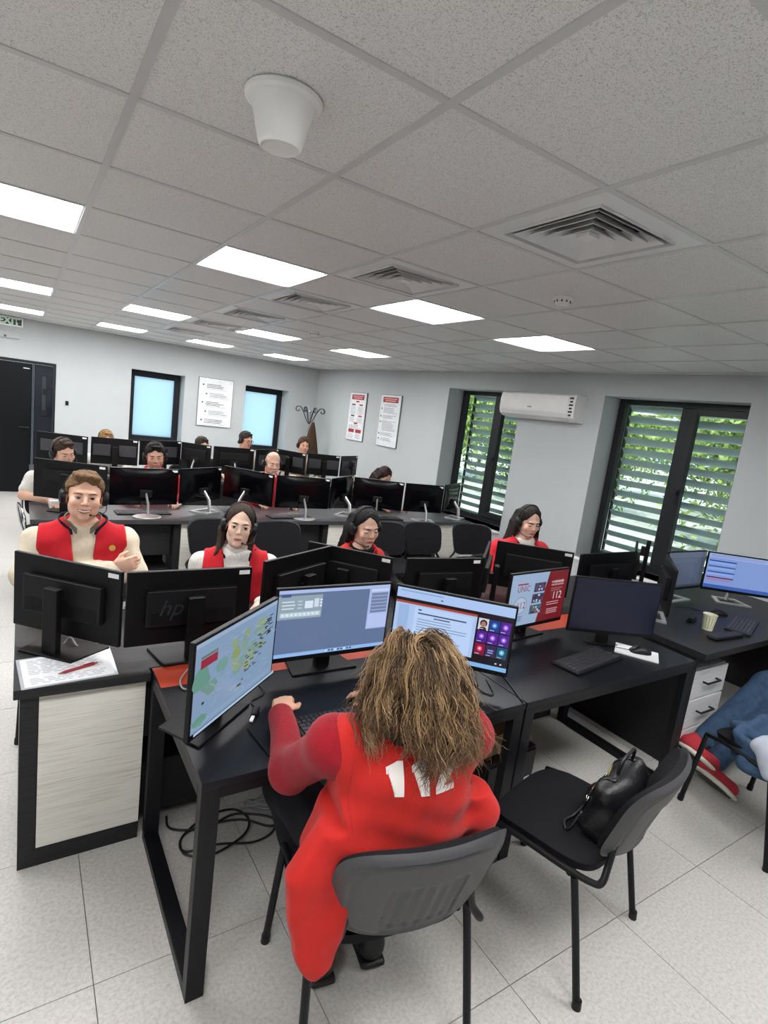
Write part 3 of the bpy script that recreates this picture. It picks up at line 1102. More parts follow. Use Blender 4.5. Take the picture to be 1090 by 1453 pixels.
class Draw:
    """Flat screen picture: coloured rectangles and polygons in 0..1 coordinates (origin top left)."""

    def __init__(self, w, h):
        self.w, self.h, self.v, self.f, self.c, self.k = w, h, [], [], [], 0

    def poly(self, pts, c, k=None):
        self.k = self.k + 1 if k is None else k
        o = len(self.v)
        for x, y in pts:
            self.v.append(((x - 0.5) * self.w, -0.00005 * self.k, (0.5 - y) * self.h))
        self.f.append(tuple(range(o, o + len(pts)))[::-1])
        self.c.append((*lin(c), 1))

    def r(self, x0, y0, x1, y1, c, k=None):
        self.poly([(x0, y0), (x1, y0), (x1, y1), (x0, y1)], c, k)

    def disc(self, x, y, rx, ry, c, k=None, n=16):
        self.poly([(x + rx * math.cos(2 * PI * i / n), y + ry * math.sin(2 * PI * i / n)) for i in range(n)], c, k)

    def lines(self, x0, y0, x1, n, dy, th, c, seed=0, rag=0.35, k=None):
        rr = random.Random(seed)
        for i in range(n):
            self.r(x0, y0 + i * dy, x1 - (x1 - x0) * rag * rr.random(), y0 + i * dy + th, c, k)

    def build(self, parent, loc):
        me = bpy.data.meshes.new('screen')
        me.from_pydata(self.v, [], self.f)
        a = me.color_attributes.new('Col', 'FLOAT_COLOR', 'CORNER')
        dat = []
        for f, c in zip(self.f, self.c):
            dat += list(c) * len(f)
        a.data.foreach_set('color', dat)
        me.materials.append(M_screen)
        return link('screen', me, parent, loc)


MON_CACHE = {}


def monitor(p, q, back, lab, group, style='flat', W=None, H=None, screen=None, sticker=True, gloss=False,
            logo=None, stand=0.09, colh=None, dz=DZ, bs=1.0):
    """p, q: world points of the top corners, left and right in the photograph."""
    p, q = Vector(p), Vector(q)
    xd = (p - q) if back else (q - p)
    xd.z = 0
    W = (W or xd.length) * 0.985
    H = H or 0.325 * W / 0.54 if W > 0.5 else (H or 0.31)
    ang = math.atan2(xd.y, xd.x)
    c = (p + q) / 2
    yd = Vector((-math.sin(ang), math.cos(ang), 0))
    base = c + yd * stand
    zt = p.z - dz
    t = empty('monitor', (base.x, base.y, dz), ang, lab, 'monitor', group)
    mm = M_mon_gloss if gloss else M_mon
    y0 = -stand
    zb = zt - H
    # casing
    mb = MB()
    mb.box(-W / 2, W / 2, y0, y0 + 0.018, zb, zt)
    mb.build('casing', mm, t, bev=0.003)
    if gloss:
        prof = []
        v, f = [], []
        nx, nz = 12, 8
        for i in range(nz + 1):
            for j in range(nx + 1):
                x = -W / 2 * 0.96 + W * 0.96 * j / nx
                z = zb + 0.012 + (H - 0.024) * i / nz
                e = (1 - (2 * j / nx - 1) ** 4) * (1 - (2 * i / nz - 1) ** 4)
                v.append((x, y0 + 0.018 + 0.014 * e, z))
        for i in range(nz):
            for j in range(nx):
                a = i * (nx + 1) + j
                f.append((a, a + nx + 1, a + nx + 2, a + 1))
        MB().add(v, f).build('back_shell', M_mon_gloss, t, smooth=True)
    else:
        if style == 'panel':
            for s in (-1, 1):
                MB().box(s * 0.14 - 0.095, s * 0.14 + 0.095, y0 + 0.018, y0 + 0.032, zb + 0.10, zb + 0.235).build('back_panel', M_mon_panel, t, bev=0.003)
        else:
            MB().box(-W * 0.36, W * 0.36, y0 + 0.018, y0 + 0.045, zb + H * 0.27, zb + H * 0.76).build('back_housing', M_mon_vent, t, bev=0.004)
            mb = MB()
            for k in range(9):
                mb.box(-W * 0.33, W * 0.33, y0 + 0.0449, y0 + 0.0465, zb + H * 0.30 + k * 0.006, zb + H * 0.30 + k * 0.006 + 0.0025)
            mb.build('vent_slots', M_mon, t)
    if sticker and back:
        MB().box(-W / 2 + 0.012, -W / 2 + 0.058, y0 + 0.018, y0 + 0.0188, zt - 0.030, zt - 0.012).build('label_sticker', M_sticker, t)
    if logo:
        text(logo, 0.095, (W * 0.18, y0 + 0.047, zb + H * 0.52), (PI / 2, 0, PI), mat('logo_dark_chrome', '#2b2b2f', 0.3), t, 'logo', shear=0.35)
    # front
    if screen:
        d = Draw(W - 0.016, H - 0.03)
        screen(d)
        d.build(t, (0, y0 - 0.0006, (zb + zt) / 2 + 0.006))
    else:
        MB().box(-W / 2 + 0.007, W / 2 - 0.007, y0 - 0.0012, y0, zb + 0.018, zt - 0.007).build('screen', M_screen_off, t)
    # stand
    if style in ('flat', 'panel'):
        ch = colh or max(zt - H * 0.30, 0.2)
        MB().box(-0.032, 0.032, -0.02, 0.010, 0.010, ch).build('stand_column', M_mon, t, bev=0.003)
        MB().box(-0.025, 0.025, y0 + 0.04, -0.016, ch - 0.12, ch - 0.05).build('stand_hinge', M_plastic, t, bev=0.003)
        v = [(-0.15, -0.055), (0.15, -0.055), (0.12, 0.12), (-0.12, 0.12)] if not back else [(-0.15, -0.15), (0.15, -0.15), (0.12, 0.03), (-0.12, 0.03)]
        MB().prism([(x * bs, y * bs) for x, y in v], 0.0, 0.010).build('stand_base', M_mon, t, bev=0.003)
    else:
        zc = zb + H * 0.32
        MB().tube([(0, 0.03, 0.008), (0, 0.015, zc * 0.6), (0, y0 + 0.05, zc)], [0.020, 0.018, 0.016], 8, flat=0.5).build('stand_column', M_silver, t, smooth=50)
        MB().box(-0.05, 0.05, y0 + 0.03, y0 + 0.058, zc - 0.03, zc + 0.03).build('stand_hinge', M_plastic, t, bev=0.006)
        if style == 'ring':
            o = [(-0.13, -0.10), (0.13, -0.10), (0.09, 0.08), (-0.09, 0.08)]
            n_ = [(-0.095, -0.075), (0.095, -0.075), (0.065, 0.045), (-0.065, 0.045)]
            v = [(x, y, z) for z in (0, 0.012) for x, y in o] + [(x, y, z) for z in (0, 0.012) for x, y in n_]
            f = []
            for k in range(4):
                k2 = (k + 1) % 4
                f += [(k, k2, k2 + 4, k + 4), (k + 8, k + 12, k2 + 12, k2 + 8), (k + 4, k2 + 4, k2 + 12, k + 12), (k, k + 8, k2 + 8, k2)]
            MB().add(v, f).build('stand_base', M_silver, t)
        else:
            MB().lathe([(0.01, 0), (0.115, 0), (0.118, 0.005), (0.112, 0.011), (0.03, 0.014), (0.01, 0.014)], 32,
                       M=Matrix.Diagonal((1.0, 0.75, 1.0, 1.0))).build('stand_base', M_silver, t, smooth=40)
    return t


# --- screen pictures
def scr_map(d):
    d.r(0, 0, 1, 1, '#7e97b4', 0)
    d.r(0, 0, 1, 0.05, '#93a9c4')
    rr = random.Random(5)

    def blob(cx, cy, rx, ry, c, n=14, seed=0):
        r2 = random.Random(seed)
        d.poly([(cx + rx * math.cos(2 * PI * i / n) * (0.7 + 0.5 * r2.random()), cy + ry * math.sin(2 * PI * i / n) * (0.7 + 0.5 * r2.random())) for i in range(n)], c)
    blob(0.08, 0.42, 0.10, 0.16, '#5f8f82', seed=1)
    blob(0.18, 0.58, 0.07, 0.09, '#688f85', seed=2)
    blob(0.30, 0.40, 0.07, 0.09, '#6d9590', seed=3)
    blob(0.08, 0.90, 0.09, 0.06, '#628f82', seed=4)
    for k in range(34):
        blob(0.42 + 0.40 * rr.random(), 0.14 + 0.46 * rr.random(), 0.025 + 0.05 * rr.random(), 0.025 + 0.06 * rr.random(), rr.choice(['#7d978f', '#849a80', '#78958f', '#8a9c7a']), seed=k + 20)
    blob(0.45, 0.38, 0.06, 0.06, '#87965c', seed=9)
    blob(0.60, 0.62, 0.06, 0.05, '#97a06a', seed=8)
    for k in range(110):
        x, y, a = 0.15 + 0.8 * rr.random(), 0.1 + 0.8 * rr.random(), rr.random() * PI
        L = 0.03 + 0.06 * rr.random()
        d.poly([(x, y), (x + L * math.cos(a), y + L * math.sin(a)), (x + L * math.cos(a), y + L * math.sin(a) + 0.005), (x, y + 0.005)], rr.choice(['#a9bccf', '#6a86a5', '#92abc2']))
    for k in range(60):
        x = 0.46 + 0.42 * rr.random() ** 0.8
        y = 0.80 - (x - 0.4) * 1.15 + 0.34 * (rr.random() - 0.5)
        y = min(max(y, 0.10), 0.90)
        w = 0.025 + 0.03 * rr.random()
        d.r(x, y, x + w, y + 0.014, rr.choice(['#2a3330', '#3c4a45', '#263238']))
    d.r(0.025, 0.17, 0.20, 0.27, '#8d1f3a')
    d.r(0.025, 0.135, 0.20, 0.16, '#566f5c')
    d.r(0.06, 0.66, 0.085, 0.69, '#24303a')
    d.r(0.0, 0.965, 1, 1, '#a4bdd6')


def scr_app(d):
    d.r(0, 0, 1, 1, '#5f7396', 0)
    d.r(0, 0, 1, 0.05, '#a9bbe6')
    d.r(0.0, 0.05, 0.37, 0.43, '#8ea3b0')
    d.r(0.0, 0.05, 0.37, 0.085, '#60748c')
    d.r(0.02, 0.06, 0.10, 0.10, '#40548c')
    for k in range(3):
        d.lines(0.03, 0.16 + k * 0.05, 0.14, 1, 0.03, 0.02, '#cdd8df', k, 0.1)
        d.lines(0.16, 0.16 + k * 0.05, 0.20, 1, 0.03, 0.02, '#b9c8d0', k, 0.1)
    d.r(0.22, 0.17, 0.29, 0.28, '#d6e4f0')
    d.r(0.30, 0.14, 0.34, 0.27, '#cad9e6')
    for k in range(3):
        d.r(0.35, 0.15 + k * 0.045, 0.368, 0.18 + k * 0.045, '#dbe6ee')
    d.r(0.02, 0.33, 0.36, 0.40, '#b4c8d4')
    for k in range(9):
        d.r(0.03 + k * 0.036, 0.345, 0.055 + k * 0.036, 0.385, '#d5e3ea')
    d.r(0.80, 0.05, 1, 0.70, '#a7b6e2')
    d.r(0.82, 0.055, 0.99, 0.10, '#c4cff0')
    d.r(0.825, 0.12, 0.985, 0.44, '#7888ad')
    for k in range(11):
        d.r(0.83, 0.135 + k * 0.028, 0.98, 0.15 + k * 0.028, '#96a5cb' if k % 2 else '#66769c')
    d.r(0.81, 0.46, 0.99, 0.68, '#b3c1ee')
    d.r(0, 0.945, 1, 1, '#8fb6e8')
    for k in range(9):
        d.r(0.44 + k * 0.028, 0.955, 0.458 + k * 0.028, 0.985, '#4c6080' if k % 3 else '#c9d6ee')


def scr_call(d):
    d.r(0, 0, 1, 1, '#0a0b14', 0)
    d.r(0, 0.0, 1, 0.15, '#a8c4ee')
    d.r(0.03, 0.03, 0.4, 0.05, '#8ba4cc')
    d.r(0.38, 0.09, 0.40, 0.11, '#47597c')
    d.r(0.0, 0.20, 0.70, 0.235, '#a8452f')
    d.r(0.0, 0.235, 0.70, 0.88, '#a9c3ea')
    d.r(0.03, 0.26, 0.12, 0.85, '#98b4de')
    d.r(0.17, 0.26, 0.67, 0.86, '#b7d0f4')
    d.r(0.20, 0.29, 0.23, 0.315, '#4c5a74')
    d.lines(0.20, 0.345, 0.62, 1, 0.05, 0.022, '#41516d', 1, 0.05)
    d.lines(0.34, 0.39, 0.48, 1, 0.05, 0.02, '#53627e', 1, 0.05)
    d.lines(0.20, 0.44, 0.64, 9, 0.042, 0.014, '#8299bd', 2)
    d.disc(0.62, 0.905, 0.035, 0.022, '#c2533a')
    c3 = ['#c9ced6', '#123a86', '#4d1d8c', '#4a1b86', '#4f1c8c', '#4a1c8a', '#7c1436', '#2c2750', '#164a68']
    g3 = [None, '#2f8be0', '#a35df0', '#8f52ea', '#a35df0', '#9b58ee', '#f0407a', '#8f8be0', '#4fb4d4']
    for k in range(9):
        i, j = k % 3, k // 3
        x0, y0 = 0.715 + i * 0.092, 0.235 + j * 0.195
        d.r(x0, y0, x0 + 0.085, y0 + 0.18, c3[k])
        if k == 0:
            d.disc(x0 + 0.043, y0 + 0.075, 0.030, 0.055, '#1c1a1c')
            d.disc(x0 + 0.043, y0 + 0.09, 0.020, 0.045, '#a87a66')
            d.poly([(x0 + 0.012, y0 + 0.18), (x0 + 0.022, y0 + 0.135), (x0 + 0.064, y0 + 0.135), (x0 + 0.074, y0 + 0.18)], '#23262c')
        elif k == 7:
            d.lines(x0 + 0.018, y0 + 0.07, x0 + 0.066, 2, 0.035, 0.02, '#8f9ad0', 3, 0.1)
        else:
            d.disc(x0 + 0.042, y0 + 0.08, 0.022, 0.042, g3[k])
            d.disc(x0 + 0.042, y0 + 0.08, 0.009, 0.018, '#d9d5f2')
        d.r(x0 + 0.008, y0 + 0.155, x0 + 0.045, y0 + 0.165, '#b9bdd8')
    d.r(0.0, 0.935, 1, 1, '#7fb4e8')
    for k in range(4):
        d.r(0.48 + k * 0.03, 0.945, 0.498 + k * 0.03, 0.98, '#45597c')
    d.r(0.9, 0.88, 0.915, 0.9, '#cdd6ee')
    d.r(0.94, 0.88, 0.955, 0.9, '#cdd6ee')


def scr_112(d):
    d.r(0, 0, 1, 1, '#93a9c6', 0)
    d.poly([(0.64, 0), (1, 0), (1, 1), (0.52, 1), (0.64, 0)], '#6f141c')
    for k in range(3):
        x0, y0 = 0.40 - 0.015 * k, 0.20 + k * 0.215
        d.r(x0, y0, x0 + 0.2, y0 + 0.18, ['#3f4a63', '#2e3a58', '#3f5f6b'][k])
        rr = random.Random(k)
        for q in range(14):
            a, b = x0 + 0.17 * rr.random(), y0 + 0.14 * rr.random()
            d.r(a, b, a + 0.03, b + 0.04, rr.choice(['#9fb2c9', '#6b2432', '#d0d8e2', '#27304a', '#7e2f3c']))
    d.disc(0.19, 0.60, 0.115, 0.17, '#8392ab', n=28)
    d.disc(0.19, 0.60, 0.10, 0.15, '#a5b8d2', n=28)
    d.lines(0.10, 0.175, 0.28, 1, 0.1, 0.03, '#8b3a48', 1, 0.05)
    d.lines(0.11, 0.81, 0.26, 3, 0.04, 0.02, '#6f7f9b', 1, 0.1)
    d.lines(0.70, 0.20, 0.93, 1, 0.1, 0.035, '#b08a8e', 1, 0.02)
    d.lines(0.70, 0.26, 0.93, 1, 0.1, 0.035, '#a57c80', 1, 0.02)
    d.lines(0.70, 0.34, 0.92, 2, 0.04, 0.02, '#93595e', 1, 0.2)
    d.lines(0.66, 0.62, 0.94, 2, 0.045, 0.018, '#b08a8e', 2, 0.2)
    d.lines(0.68, 0.76, 0.90, 3, 0.04, 0.02, '#b08a8e', 3, 0.2)


def scr_grey(d):
    d.r(0, 0, 1, 1, '#444d5d', 0)
    d.r(0, 0, 1, 0.16, '#525c6d')
    d.r(0.08, 0.18, 0.80, 0.30, '#4d576a')
    d.r(0.06, 0.32, 0.74, 0.92, '#485265')
    d.r(0.0, 0.94, 1, 1, '#2e3644')


def scr_blue(d):
    d.r(0, 0, 1, 1, '#7d95cf', 0)
    d.r(0, 0, 1, 0.12, '#98a9d6')
    d.lines(0.03, 0.03, 0.9, 2, 0.04, 0.012, '#5d7cc0', 1, 0.1)
    for k, c in enumerate(('#24408c', '#35598e', '#2e4f9e', '#5d2440')):
        d.r(0.02, 0.19 + 0.16 * k, 0.42, 0.225 + 0.16 * k, c)
        d.r(0.02, 0.24 + 0.16 * k, 0.40, 0.30 + 0.16 * k, '#86a4e2' if k < 3 else '#9a7fae')
    d.r(0, 0.90, 1, 1, '#3a5ca8')


Z1, Z2, Z3, Z4 = 1.14, 1.115, 1.155, 1.17
G1 = 'monitors facing the camera on the front tables'
t = monitor(px(280, 912, Z1), px(394, 848, Z1), False, 'monitor showing a green and blue map, front left table', G1, screen=scr_map, H=0.31, W=0.50, stand=0.08)
monitor(px(393, 836, Z1), px(558, 826, Z1), False, 'monitor with a blue software window, centre of the front table', G1, screen=scr_app, H=0.305, stand=0.08)
monitor(px(562, 828, Z1), px(738, 862, Z1), False, 'monitor showing a video call with purple tiles', G1, screen=scr_call, H=0.31, stand=0.08)
t = monitor(px(727, 815, Z1), px(810, 805, Z1), False, 'monitor with a light blue and dark red 112 page', G1, screen=scr_112, H=0.31, stand=0.08)
_w = (px(810, 805, Z1) - px(727, 815, Z1)).length * 0.985 - 0.016
_zc = Z1 - DZ - 0.155 + 0.006
M_t1 = emit('screen_text_red', '#8e2a38', 1.0)
M_t2 = emit('screen_text_pale', '#d6c4c8', 1.0)


def stext(body, size, u, v, m, bold=False):
    return text(body, size, ((u - 0.5) * _w, -0.0876, _zc + (0.5 - v) * 0.28), (PI / 2, 0, 0), m, t, 'screen_lettering')


stext('UNIC', 0.044, 0.20, 0.28, M_t1)
stext('112', 0.052, 0.19, 0.60, M_t1)
stext('112', 0.060, 0.82, 0.50, M_t2)
stext('15 16 25', 0.022, 0.82, 0.215, M_t2)
monitor(px(818, 817, Z1), px(943, 830, Z1), False, 'switched off monitor with a dark navy screen, second front table', G1, H=0.305, stand=0.08, bs=0.6)
monitor(px(950, 783, Z1), px(1005, 781, Z1), False, 'dim grey monitor at the back of the right hand desk', G1, style='ring', screen=scr_grey, H=0.30, stand=0.08)
p0 = px(1006, 782, Z1)
monitor(p0, p0 + Vector((0.40, -0.33, 0)), False, 'bright blue monitor with dark bars at the right edge', G1, style='ring', screen=scr_blue, H=0.30, stand=0.08)
monitor(px(949.7, 786, 1.14), px(963.6, 810.5, 1.14), True, 'monitor seen almost edge on beside the paper cup', G1, style='ring', H=0.30, sticker=False, stand=0.08)

G2 = 'monitors seen from behind in the second row'
monitor(px(24.4, 779.8, Z2), px(178.5, 811, Z2), True, 'black monitor back in front of the smiling man, far left', G2, H=0.31)
monitor(px(178.5, 811, Z2), px(358, 803, Z2), True, 'black monitor back with a round logo, second from left', G2, H=0.31, logo='hp')
monitor(px(372.7, 796, Z2), px(467.6, 773.8, Z2), True, 'black monitor back angled beside the woman in white sleeves', G2, H=0.31, sticker=False)
q = px(560, 791, Z2)
monitor(q + Vector((-0.321, 0.370, 0)), q, True, 'black monitor back before the black haired woman', G2, H=0.31)
monitor(px(576.6, 791, Z2), px(683, 791, Z2), True, 'black monitor back behind the video call screen', G2, H=0.31)
monitor(px(684.5, 791, Z2), px(694, 767, Z2), True, 'monitor seen edge on with a grey side, left of the window woman', G2, H=0.31, sticker=False)
monitor(px(705.7, 766, Z2), px(816, 784, Z2), True, 'black monitor back directly below the window woman', G2, H=0.31, style='ring')
monitor(px(823, 785.5, Z2), px(900, 782, Z2), True, 'black monitor back below the near louvred window', G2, H=0.31, sticker=False)
q = px(901.5, 781.5, Z2)
monitor(q, q + Vector((0.415, 0.260, 0)), True, 'monitor turned edge on with its tall post by the near window', G2, H=0.31, sticker=False, colh=0.42)

G3 = 'glossy monitors seen from behind in the third row'
R3 = [((49, 648.8), (154, 661.4), 'flat', False, 'matt black monitor back at the left end of the third row'),
      ((155, 662), (254, 665.6), 'disc', True, 'glossy monitor back with a white stand behind the smiling man'),
      ((255.5, 665), (313.8, 662.4), 'ring', True, 'glossy angled monitor back with a silver ring base, left of centre'),
      ((320.5, 660), (391, 674), 'disc', True, 'glossy angled monitor back below the bald man, left one'),
      ((392.5, 674), (469.5, 678.8), 'disc', True, 'glossy monitor back right under the bald man'),
      ((470.5, 678.8), (501, 673.8), 'ring', True, 'narrow looking glossy monitor back right of the bald man'),
      ((503, 676), (575, 685), 'disc', True, 'glossy monitor back below the woman bending down'),
      ((576, 685), (630.5, 689.5), 'ring', True, 'glossy monitor back left of the striped reflection'),
      ((631.5, 688), (653, 684.6), 'ring', True, 'last glossy monitor back by the far louvred window')]
for a, b, st, gl, lab in R3:
    monitor(px(*a, Z3), px(*b, Z3), True, lab, G3, style=st, gloss=gl, H=0.315, stand=0.10)
G4 = 'monitors seen from behind in the last row'
R4 = [((53, 611), (126, 619.8), 'panel', 'last row monitor back beside the black door, leftmost'),
      ((129, 619), (197, 624.8), 'panel', 'last row monitor back below the half hidden blond head'),
      ((198, 624), (257, 626), 'panel', 'last row monitor back above the man in red with a headset'),
      ((258.6, 626.7), (301, 632.7), 'disc', 'last row monitor back under the man whose eyes just show'),
      ((303, 632.7), (361, 637), 'disc', 'last row monitor back below the man in glasses'),
      ((363, 637.7), (394.5, 637), 'panel', 'last row monitor back just left of the bald man'),
      ((395.5, 636.7), (435.7, 644), 'panel', 'last row monitor back right of the bald man'),
      ((437, 642.6), (482.7, 647), 'panel', 'last row monitor back below the brown coat'),
      ((484, 647), (507, 646.6), 'panel', 'last row monitor back, rightmost and narrowest looking')]
for a, b, st, lab in R4:
    monitor(px(*a, Z4), px(*b, Z4), True, lab, G4, style=st, H=0.315, stand=0.09)


# ------------------------------------------------------------------ keyboards, mice and desk things
KEYMESH = {}


def keyboard(loc, rotz, lab, singles=False, W=0.44, Dp=0.15):
    t = empty('keyboard', loc, rotz, lab, 'keyboard', 'black keyboards')
    MB().prism([(-W / 2, -Dp / 2), (W / 2, -Dp / 2), (W / 2, Dp / 2), (-W / 2, Dp / 2)], 0.0, 0.014).build('case', M_plastic, t, bev=0.004)
    keys = []
    rows = 6
    ph, pw = (Dp - 0.022) / rows, 0.0187
    for rw in range(rows):
        y = -Dp / 2 + 0.012 + ph * (rw + 0.5)
        x = -W / 2 + 0.012
        n = 0
        while x < W / 2 - 0.02:
            w = pw
            if rw == 0 and n == 3:
                w = pw * 5.6
            if rw in (1, 2, 3) and n in (0, 12):
                w = pw * (1.4 + 0.3 * (3 - rw))
            if n in (14, 17) and rw < 5:
                x += 0.006
            if x + w > W / 2 - 0.010:
                break
            keys.append((x + w / 2, y, w - 0.003))
            x += w
            n += 1

    def key_mb(mb, cx, cy, w, h):
        a, b = w / 2, h / 2
        v = [(cx - a, cy - b, 0.014), (cx + a, cy - b, 0.014), (cx + a, cy + b, 0.014), (cx - a, cy + b, 0.014),
             (cx - a + .0015, cy - b + .0015, 0.0185), (cx + a - .0015, cy - b + .0015, 0.0185), (cx + a - .0015, cy + b - .001, 0.0185), (cx - a + .0015, cy + b - .001, 0.0185)]
        mb.add(v, [(4, 5, 6, 7), (0, 1, 5, 4), (1, 2, 6, 5), (2, 3, 7, 6), (3, 0, 4, 7)])
    if singles:
        for cx, cy, w in keys:
            kk = round(w, 4)
            if kk not in KEYMESH:
                mb = MB()
                key_mb(mb, 0, 0, w, ph - 0.003)
                KEYMESH[kk] = mb.mesh('key', M_key)
            link('key', KEYMESH[kk], t, (cx, cy, 0))
    else:
        mb = MB()
        for cx, cy, w in keys:
            key_mb(mb, cx, cy, w, ph - 0.003)
        o = mb.build('keys', M_key, t)
        o['kind'] = 'stuff'
    return t


keyboard((0.775, -0.255, DZ), 0.0, 'black keyboard under the hand of the wavy haired woman', True)
keyboard((2.18, -0.195, DZ), 0.13, 'black keyboard in the middle of the second front table')
keyboard((3.86, -0.165, DZ), 0.30, 'black keyboard on the right hand desk behind the paper cup')
keyboard((1.98, 3.16, DZ), 0.05, 'black keyboard on the grey desk below the bald man')
keyboard((0.66, 3.27, DZ), 0.05, 'black keyboard on the grey desk behind the smiling man')
keyboard((3.05, 3.13, DZ), -0.1, 'black keyboard on the grey desk behind the long haired woman')


def mouse(loc, rotz, lab, s=1.0):
    t = empty('computer_mouse', loc, rotz, lab, 'mouse')
    v, f = [], []
    nu, nv = 14, 9
    for i in range(nv):
        k = i / (nv - 1)
        y = -0.055 + 0.11 * k
        w = 0.031 * (1 - (2 * k - 1) ** 4 * 0.75) ** 0.5
        h = 0.036 * math.sin(PI * (0.12 + 0.80 * k)) ** 0.7
        for j in range(nu):
            a = PI * j / (nu - 1)
            v.append((w * math.cos(a) * s, y * s, h * max(0.0, math.sin(a)) ** 0.8 * s + 0.001))
    for i in range(nv - 1):
        for j in range(nu - 1):
            a = i * nu + j
            f.append((a, a + 1, a + nu + 1, a + nu))
    f += [tuple(range(nu)), tuple(reversed(range((nv - 1) * nu, nv * nu)))]
    f += [tuple([i * nu for i in range(nv)]), tuple(reversed([i * nu + nu - 1 for i in range(nv)]))]
    MB().add(v, f).build('shell', M_plastic, t, smooth=50)
    MB().tube([(0.003 * math.cos(a), 0.028, 0.031 + 0.006 * math.sin(a)) for a in (0, 1, 2, 3)], 0.004, 6).build('scroll_wheel', M_key, t)
    MB().tube(smooth_path([(0, 0.055, 0.008), (0.02, 0.12, 0.004), (0.06, 0.20, 0.004), (0.02, 0.30, 0.004)], 6), 0.0018, 6).build('cord', M_cable, t, smooth=True)
    return t


np_c = Vector((2.57, -0.212, DZ))
np_a = math.radians(-29)
pad = tag(MB().box(-0.075, 0.075, -0.109, 0.109, 0, 0.008).build('notepad', M_paper, None, loc=np_c, rot=(0, 0, math.radians(32)), bev=0.001),
          'white notepad under the mouse on the second front table', 'notepad')
mouse((2.580, -0.225, DZ + 0.008), 0.9, 'black mouse lying on the white notepad', 1.0)
mouse(px(1020, 872, DZ), 0.9, 'black mouse behind the keyboard on the right hand desk', 1.0)
t = empty('stapler', px(982, 881, DZ), 0.2, 'small dark object lying left of the paper cup', 'stapler')
MB().box(-0.06, 0.06, -0.016, 0.016, 0, 0.012).build('base', M_plastic, t, bev=0.004)
MB().box(-0.055, 0.05, -0.013, 0.013, 0.014, 0.03).build('arm', M_plastic, t, bev=0.006)
t = empty('pouch', px(1030, 903, DZ) + Vector((-0.03, -0.01, 0)), -0.08, 'flat dark zip pouch at the front edge of the right hand desk', 'pouch')
MB().box(-0.15, 0.15, -0.035, 0.035, 0.0, 0.022).build('body', M_leather, t, bev=0.010, segs=3)
MB().box(-0.14, 0.14, -0.037, -0.034, 0.009, 0.013).build('zip', M_plastic, t)
t = empty('paper_cup', px(1003.5, 893, DZ) + Vector((0.0, 0.0, 0)), 0, 'small white paper cup with green stripes on the right hand desk', 'cup')
M_cup = mat('paper_cup', '#dedcc6', 0.5, var=0.02)
MB().lathe([(0.005, 0.0), (0.031, 0.0), (0.041, 0.098), (0.0435, 0.100), (0.0435, 0.104), (0.040, 0.104), (0.038, 0.098), (0.03, 0.01), (0.005, 0.01)], 28).build('cup_wall', M_cup, t, smooth=40)
mb = MB()
for k in range(14):
    a = 2 * PI * k / 14
    u = Vector((math.cos(a), math.sin(a), 0))
    w = Vector((-math.sin(a), math.cos(a), 0)) * 0.0025
    p, q = u * 0.0322 + Vector((0, 0, 0.012)), u * 0.0406 + Vector((0, 0, 0.088))
    mb.add([p - w, p + w, q + w, q - w], [(0, 1, 2, 3)])
mb.build('printed_stripes', mat('cup_green', '#a9ad6e', 0.6), t)
MB().lathe([(0.002, 0.08), (0.036, 0.08), (0.002, 0.081)], 20).build('coffee', mat('coffee', '#2c1a10', 0.15), t)

t = empty('paper_sheet', (0, 0, DZ), 0, 'written form in a clear sleeve at the desk corner, front left', 'paper')
a_, b_, c_, d_ = [px(*p, DZ) for p in ((22, 938), (155, 918), (168, 957), (30, 980))]
cc = (a_ + b_ + c_ + d_) / 4
t.location = cc
Q = [x - cc for x in (d_, c_, b_, a_)]
Q = [Vector((x.x, x.y, 0)) for x in Q]
MB().prism([(x.x, x.y) for x in Q], 0.0005, 0.003).build('plastic_sleeve', mat('clear_sleeve', '#b4b6bc', 0.12, spec=0.6), t)
MB().prism([(x.x * 0.93, x.y * 0.93) for x in Q], 0.003, 0.0035).build('form_sheet', M_paper, t)
mb = MB()
rr = random.Random(3)
ex, ey = (Q[1] - Q[0]), (Q[3] - Q[0])
for k in range(16):
    if k in (4, 5):
        continue
    v0 = 0.10 + k * 0.052
    u0 = 0.1
    while u0 < 0.85:
        L = 0.04 + 0.12 * rr.random()
        P_ = [Q[0] + ex * u + ey * v for u, v in ((u0, v0), (min(u0 + L, 0.9), v0), (min(u0 + L, 0.9), v0 + 0.014), (u0, v0 + 0.014))]
        mb.add([(x.x, x.y, 0.0037) for x in P_], [(0, 1, 2, 3)])
        u0 += L + 0.02 + 0.04 * rr.random()
mb.build('handwriting', M_ink, t)['kind'] = 'stuff'
t = empty('pen', px(112, 949, DZ + 0.005) + Vector((0, 0, 0.004)), math.radians(22), 'dark red ballpoint pen lying on the form', 'pen')
XR = Matrix.Rotation(PI / 2, 4, 'Y')
MB().lathe([(0.001, -0.075), (0.0028, -0.064), (0.0055, -0.05), (0.0058, 0.05), (0.005, 0.058), (0.003, 0.06)], 12, M=XR).build('barrel', M_redpen, t, smooth=40)
MB().lathe([(0.001, 0.06), (0.0028, 0.06), (0.0028, 0.07), (0.001, 0.071)], 10, M=XR).build('button', M_redpen, t)
MB().box(0.015, 0.055, -0.0015, 0.0015, 0.0055, 0.008).build('clip', M_redpen, t)

